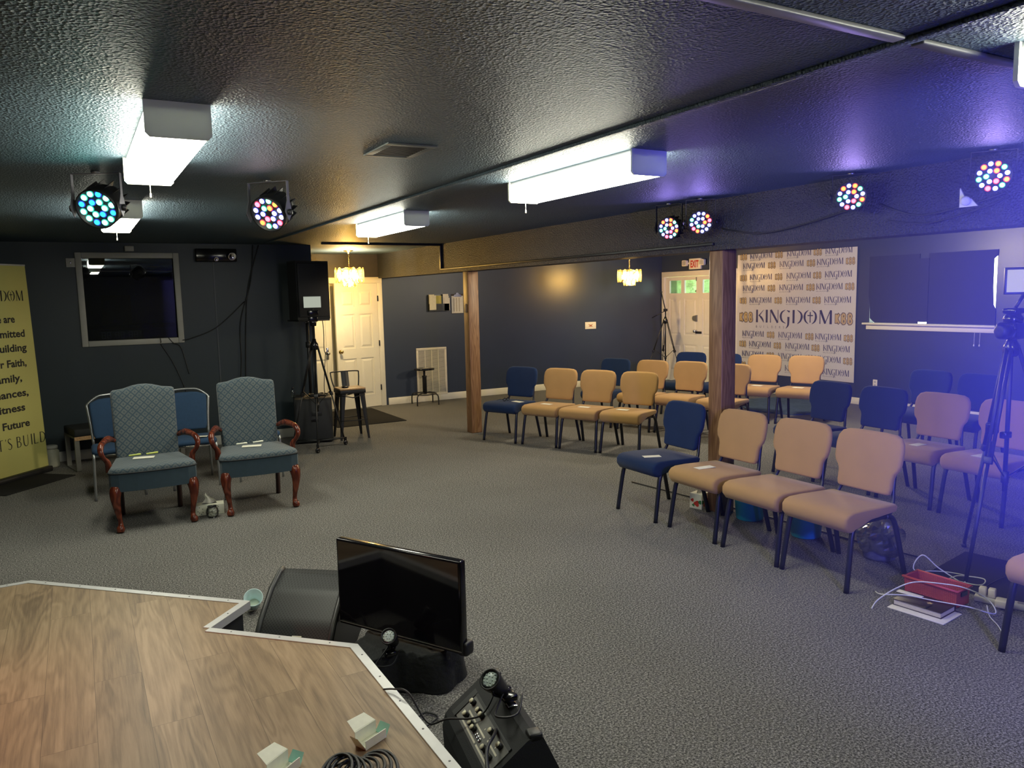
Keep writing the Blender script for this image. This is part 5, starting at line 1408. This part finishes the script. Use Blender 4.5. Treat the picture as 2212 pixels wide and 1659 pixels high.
for q in ([(.0, -.012), (.0, .012)], [(0, .012), (.011, .012)], [(0, 0), (.009, 0)], [(0, -.012), (.011, -.012)], [(.012, .010), (.020, -.012)], [(.020, -.012), (.034, .014)]):
    a, b = q; dx, dy = b[0]-a[0], b[1]-a[1]; ln = math.hypot(dx, dy); nx, ny = -dy/ln*.0024, dx/ln*.0024
    bl.add([fB(a[0]+nx+.002, a[1]+ny, .0136), fB(b[0]+nx+.002, b[1]+ny, .0136), fB(b[0]-nx+.002, b[1]-ny, .0136), fB(a[0]-nx+.002, a[1]-ny, .0136)], [(0, 1, 2, 3)])
obj('badge_letters', bl, printk, bo)
obj('power_lead', G().tube(smooth_path([(-.10, -.40, .01), (-.05, -.42, .10), (.05, -.41, .14), (.12, -.40, .10), (.16, -.42, .01)], 6), .006, 6), blackm, t)

# television standing on a draped low box
tvA, tvB = Vector((1.021, 3.570, .20)), Vector((1.379, 2.938, .20))
ev = (tvB-tvA).normalized(); ctr = (tvA+tvB)/2
t = thing('television', 'flat black television standing on a black draped box beside the stage', 'television', (ctr.x, ctr.y, .20), math.atan2(ev.y, ev.x))
obj('frame', G().box(-.363, .363, -.012, .030, .0, .424, 0, .006), blackg, t)
obj('screen', G().box(-.351, .351, -.0136, -.0126, .022, .414), screen, t)
obj('back_shell', G().box(-.22, .22, .030, .065, .03, .30, 0, .012), blackm, t)
obj('speaker_bump', G().box(.33, .378, -.005, .06, -.012, .05, 0, .012), blackm, t)
tr_ = obj('trim_line', G().box(-.358, .358, -.0150, -.0128, .012, .015), steelgrey, t)
random.seed(9)
g = G()
from mathutils import noise as mn
fp = [(1.06, 3.40), (.965, 3.27), (.955, 3.13), (1.05, 3.13), (1.17, 3.12), (1.25, 3.05), (1.33, 3.03), (1.42, 3.08), (1.48, 3.18), (1.50, 3.27), (1.44, 3.36), (1.34, 3.42), (1.24, 3.45), (1.14, 3.45)]
cx_ = 1.23; cy_ = 3.24
fpp = [(p.x, p.y) for p in smooth_path([(a, b, 0) for a, b in fp], 8, True)]
n = len(fpp); NR = 20
def drape(k, j):
    a, b = fpp[k % n]; q = j/(NR-1)
    ang_ = math.atan2(b-cy_, a-cx_)
    s_ = 1.04 - .30*q**2.2 if q < .62 else (1.04-.30*.62**2.2)*(1-(q-.62)/.38*.93)
    z = .004+.182*min(1, math.sin(min(1, q/.62)*PI/2)**1.1)
    fold = .05*mn.noise(Vector((a*17, b*17, q*1.5)))+.045*math.sin(ang_*9+3*q)*(1-q)
    s_ *= 1+fold*(1.2-q)
    z += (.016*mn.noise(Vector((a*22+7, b*22, q*9)))*(1 if 0 < j and q < .6 else 0))
    if q >= .6: z = min(z, .186) - (.010 if q < .8 else 0)*abs(mn.noise(Vector((a*30, b*30, q*8))))
    return (cx_+(a-cx_)*s_, cy_+(b-cy_)*s_, max(.003, z))
vs = [drape(k, j) for j in range(NR) for k in range(n)]
fs = [(j*n+k, j*n+(k+1) % n, (j+1)*n+(k+1) % n, (j+1)*n+k) for j in range(NR-1) for k in range(n)] + [tuple((NR-1)*n+k for k in range(n))]
g.add(vs, fs, 0, True)
tag(obj('draped_cloth', g, clothm), 'crumpled black cloth draped over a low box under the television', 'cloth')
def spot(loc, aim, label, off=(0, 0, .085)):
    t = thing('spot_lamp', label, 'spot lamp', loc, 0, 'small black LED spot lamps')
    d = Vector(aim).normalized()
    M = aimM(off, d)
    obj('housing', G().lathe([(.012, -.075), (.024, -.07), (.028, -.03), (.034, .0), (.036, .022), (.036, .03), (.031, .03), (.030, .022), (0, .022)], 22, M=M), blackm, t)
    lens = G().lathe([(.0305, .023), (.02, .026), (0, .027)], 22, M=M)
    for k in range(18):
        a = 2*PI*k/12; r_ = .022 if k < 12 else .011; a = a if k < 12 else 2*PI*k/6
        lens.lathe([(.0035, .0265), (.002, .0285), (0, .029)], 6, M=M @ Tm((r_*math.cos(a), r_*math.sin(a), 0)))
    obj('lens', lens, ledface, t)
    obj('bracket', G().tube(smooth_path([(off[0]-.02, off[1]-.03, off[2]-.01), (off[0]-.01, off[1]-.02, .045), (-.02, .02, .012), (.02, .02, .012), (off[0]+.035, off[1]+.03, .045), (off[0]+.02, off[1]+.03, off[2]-.01)], 4), .005, 6), blackg, t)
    obj('clamp', G().box(-.026, .026, -.012, .045, 0, .022, 0, .006).lathe([(0, 0), (.012, .004), (.012, .02), (0, .026)], 10, M=Tm((.02, .05, .0))), blackg, t)
    obj('lead', G().tube(smooth_path([(.0, .02, .04), (-.05, -.02, .02), (-.10, -.09, .02), (-.03, -.10, .012), (.03, -.03, .03)], 6), .0035, 6), blackm, t)
    return t
spot((1.105, 3.12, .188), (-.55, -.75, .75), 'small spot lamp standing on the black cloth before the television')

# keyboard amplifier with sloping control panel
vdir = Vector((-.080, -.43, 0)).normalized(); udir = Vector((-vdir.y, vdir.x, 0))
t = thing('amplifier', 'black combo amplifier with sloping knob panel beside the stage, lower centre', 'amplifier', (1.04, 2.39, 0), math.atan2(udir.y, udir.x))
# local x across (away from stage), local -y along its length towards the camera
prof = [(0, .012), (-.012, .25), (0, .295), (.018, .315), (.150, .418), (.175, .425), (.20, .418), (.385, .012)]
AL = .455
obj('cabinet', G().prism(prof, -.0, -AL, lambda a, b, d: (a, d, b)), blackr, t)
pA, pB = Vector((.018, 0, .315)), Vector((.150, 0, .418)); pd = (pB-pA).normalized(); pn = Vector((-pd.z, 0, pd.x)); PW = (pB-pA).length
fP = lambda a, b, d: tuple(pA + pd*a + Vector((0, -b, 0)) + pn*d)     # a up the slope, b along length
obj('control_panel', G().prism([(.008, .07), (.100, .07), (.100, .43), (.008, .43)], .001, .003, fP), greypanel, t)
obj('panel_frame', G().prism([(.002, .04), (.112, .04), (.112, .07), (.002, .07)], .001, .006, fP).prism([(.100, .07), (.112, .07), (.112, .43), (.100, .43)], .001, .005, fP), blackm, t)
g = G()
for a, b0, b1 in ((.020, .12, .27), (.020, .28, .42), (.055, .11, .19), (.055, .20, .29), (.060, .31, .40)): g.prism([(a-.003, b0), (a+.003, b0), (a+.003, b1), (a-.003, b1)], .0032, .0040, fP)
for k in range(12): g.prism([(.028+.006*(k % 3), .085+.004*(k//3)), (.032+.006*(k % 3), .085+.004*(k//3)), (.032+.006*(k % 3), .087+.004*(k//3)), (.028+.006*(k % 3), .087+.004*(k//3))], .0032, .0040, fP)
for k in range(6): g.prism([(.068, .09+k*.055), (.074, .09+k*.055), (.074, .094+k*.055), (.068, .094+k*.055)], .0032, .0040, fP)
obj('panel_printing', g, paper, t)
kn = None; cp = None
for a, b in ((.082, .10), (.040, .125), (.084, .165), (.084, .195), (.040, .185), (.040, .215), (.086, .30), (.040, .335), (.086, .385), (.040, .385)):
    p = fP(a, b, .003)
    o = obj('knob', G().lathe([(.010, 0), (.010, .014), (.008, .016), (0, .016)], 14, M=aimM(p, tuple(pn))), blackm, t)
    obj('knob_cap', G().lathe([(.0085, .0162), (.0085, .019), (0, .0195)], 14, M=aimM(p, tuple(pn))), knobw, o)
for b in (.245, .262, .279):
    obj('jack', G().lathe([(.007, 0), (.007, .004), (.004, .005), (0, .002)], 12, M=aimM(fP(.038, b, .003), tuple(pn))), chrome, t)
for y0_ in (-.045, -AL): obj('corner_guard', G().box(.155, .20, y0_, y0_+.045, .405, .432, 0, .006), blackm, t)
obj('socket', G().box(.150, .182, -.27, -.235, .424, .430, 0, .002), chrome, t)
obj('side_handle', G().box(-.022, -.010, -.36, -.16, .14, .19, 0, .006), blackm, t)
cord('audio_cable', [(1.075, 2.07, .385), (1.04, 2.02, .40), (.985, 1.96, .40), (.94, 1.86, .38), (.90, 1.72, .365)], .006, blackm, 'thick black audio cables plugged into the amplifier panel')
s2 = spot((1.158, 2.124, .432), (-.60, -.30, .70), 'small spot lamp clipped on top of the amplifier', (-.055, .01, .075))
cord('lamp_cord', [(1.17, 2.22, .46), (1.08, 2.18, .38), (1.0, 2.28, .34), (.96, 2.36, .30), (.93, 2.46, .372), (.90, 2.52, .366), (.87, 2.55, .360)], .0035, blackm, 'thin black cord crossing from the amplifier panel to the stage edge')
cord('floor_lead', [(1.03, 2.80, .006), (1.10, 2.86, .008), (1.17, 2.90, .010), (1.20, 2.84, .010), (1.13, 2.80, .008), (1.05, 2.74, .006)], .004, blackm, 'small loop of black lead on the carpet beside the stage')
random.seed(4)
g = G()
for k in range(5):
    c0 = Vector((1.06+.012*k, 3.60-.015*k, .012+.006*k))
    g.tube(smooth_path([c0, c0+Vector((.06, .05, .01)), c0+Vector((.12, -.01, .02)), c0+Vector((.08, -.08, .02)), c0+Vector((-.01, -.05, .01))], 6), .005, 6)
tag(obj('cable_tangle', g, blackm), 'tangle of black cables on the carpet between wedge loudspeaker and television', 'cable')
# cup beside the wedge
t = thing('paper_cup', 'pale blue cup leaning on the stage corner beside the wedge loudspeaker', 'cup', (.765, 4.43, .062), 0)
cu_ = G().lathe([(0, -.055), (.030, -.055), (.034, -.05), (.050, .05), (.053, .052), (.053, .056), (.048, .056), (.033, -.044), (0, -.046)], 24, M=aimM((0, 0, 0), (-.12, -.72, .68)))
obj('body', cu_, cupm, t)
obj('base_disc', G().lathe([(.0315, -.0455), (.0315, -.042), (0, -.041)], 20, M=aimM((0, 0, 0), (-.12, -.72, .68))), cardw, t)

# open cartons and cable coil on the stage
def carton(loc, rz, label, m2):
    t = thing('open_carton', label, 'carton', loc, rz, 'opened small white cartons on the stage')
    obj('tray', G().box(-.045, .045, -.025, .025, 0, .003).box(-.045, .045, .022, .025, .003, .045).box(-.045, .045, -.025, -.022, .003, .030), cardw, t)
    obj('flap', G().prism([(-.045, 0), (.045, 0), (.040, .05), (-.03, .055)], 0, .002, lambda a, b, d: (a, .025+b*.9, .044+b*.25+d)), cardw, t)
    obj('flap', G().prism([(-.025, 0), (.025, 0), (.022, .035), (-.022, .035)], 0, .002, lambda a, b, d: (.045+b*.6, a, .003+b*.8+d)), m2, t)
    obj('flap', G().prism([(-.025, 0), (.025, 0), (.018, .05), (-.018, .05)], 0, .002, lambda a, b, d: (-.045-b*.5, a, .003+b*.85+d)), cardw, t)
    return t
carton((.725, 2.27, ZS+.002), R(25), 'opened white carton with a mint flap near the stage edge', mint)
carton((.445, 2.25, ZS+.002), R(35), 'opened white and aqua carton at the bottom edge of the photo', mintb)
g = G()
for k in range(8):
    cx_ = .685-.018*k; ry = .085-.003*k
    P = []
    for j in range(28):
        a = 2*PI*j/28
        P.append((cx_+.060*math.cos(a)*(1-.03*k)+.02*math.sin(a), 2.085+ry*math.sin(a), ZS+.0175+.006*k+.010*math.sin(a+k)))
    g.tube(P, .0055, 6, True)
g.tube(smooth_path([(.63, 2.17, ZS+.02), (.56, 2.19, ZS+.01), (.50, 2.16, ZS+.007), (.44, 2.05, ZS+.007)], 6), .0055, 6)
tag(obj('cable_coil', g, blackm), 'coil of black cable on the wooden stage at the bottom edge', 'cable')
tag(obj('equipment_case', G().box(-.16, .16, -.16, .16, 0, .22, 0, .01), blackr, None, (1.905, 1.335, 0), (0, 0, R(15))), 'corner of a black case on the carpet at the bottom edge', 'case')

# blue-tinted haze volume added to imitate the lens flare veil at the right
hz = bpy.data.materials.new('flare_veil'); hz.use_nodes = True
hn = hz.node_tree.nodes; hn.remove(hn['Principled BSDF'])
vs_ = hn.new('ShaderNodeVolumeScatter'); vs_.inputs['Color'].default_value = (.17, .17, 1, 1); vs_.inputs['Density'].default_value = VEIL; vs_.inputs['Anisotropy'].default_value = 0.0
hz.node_tree.links.new(vs_.outputs[0], hn['Material Output'].inputs['Volume'])
ho = obj('flare_veil', G().box(1.8, 3.62, 0.3, 1.9, .70, 2.255), hz)
tag(ho, 'blue haze volume added to imitate lens flare at the right edge', 'haze'); ho['kind'] = 'stuff'
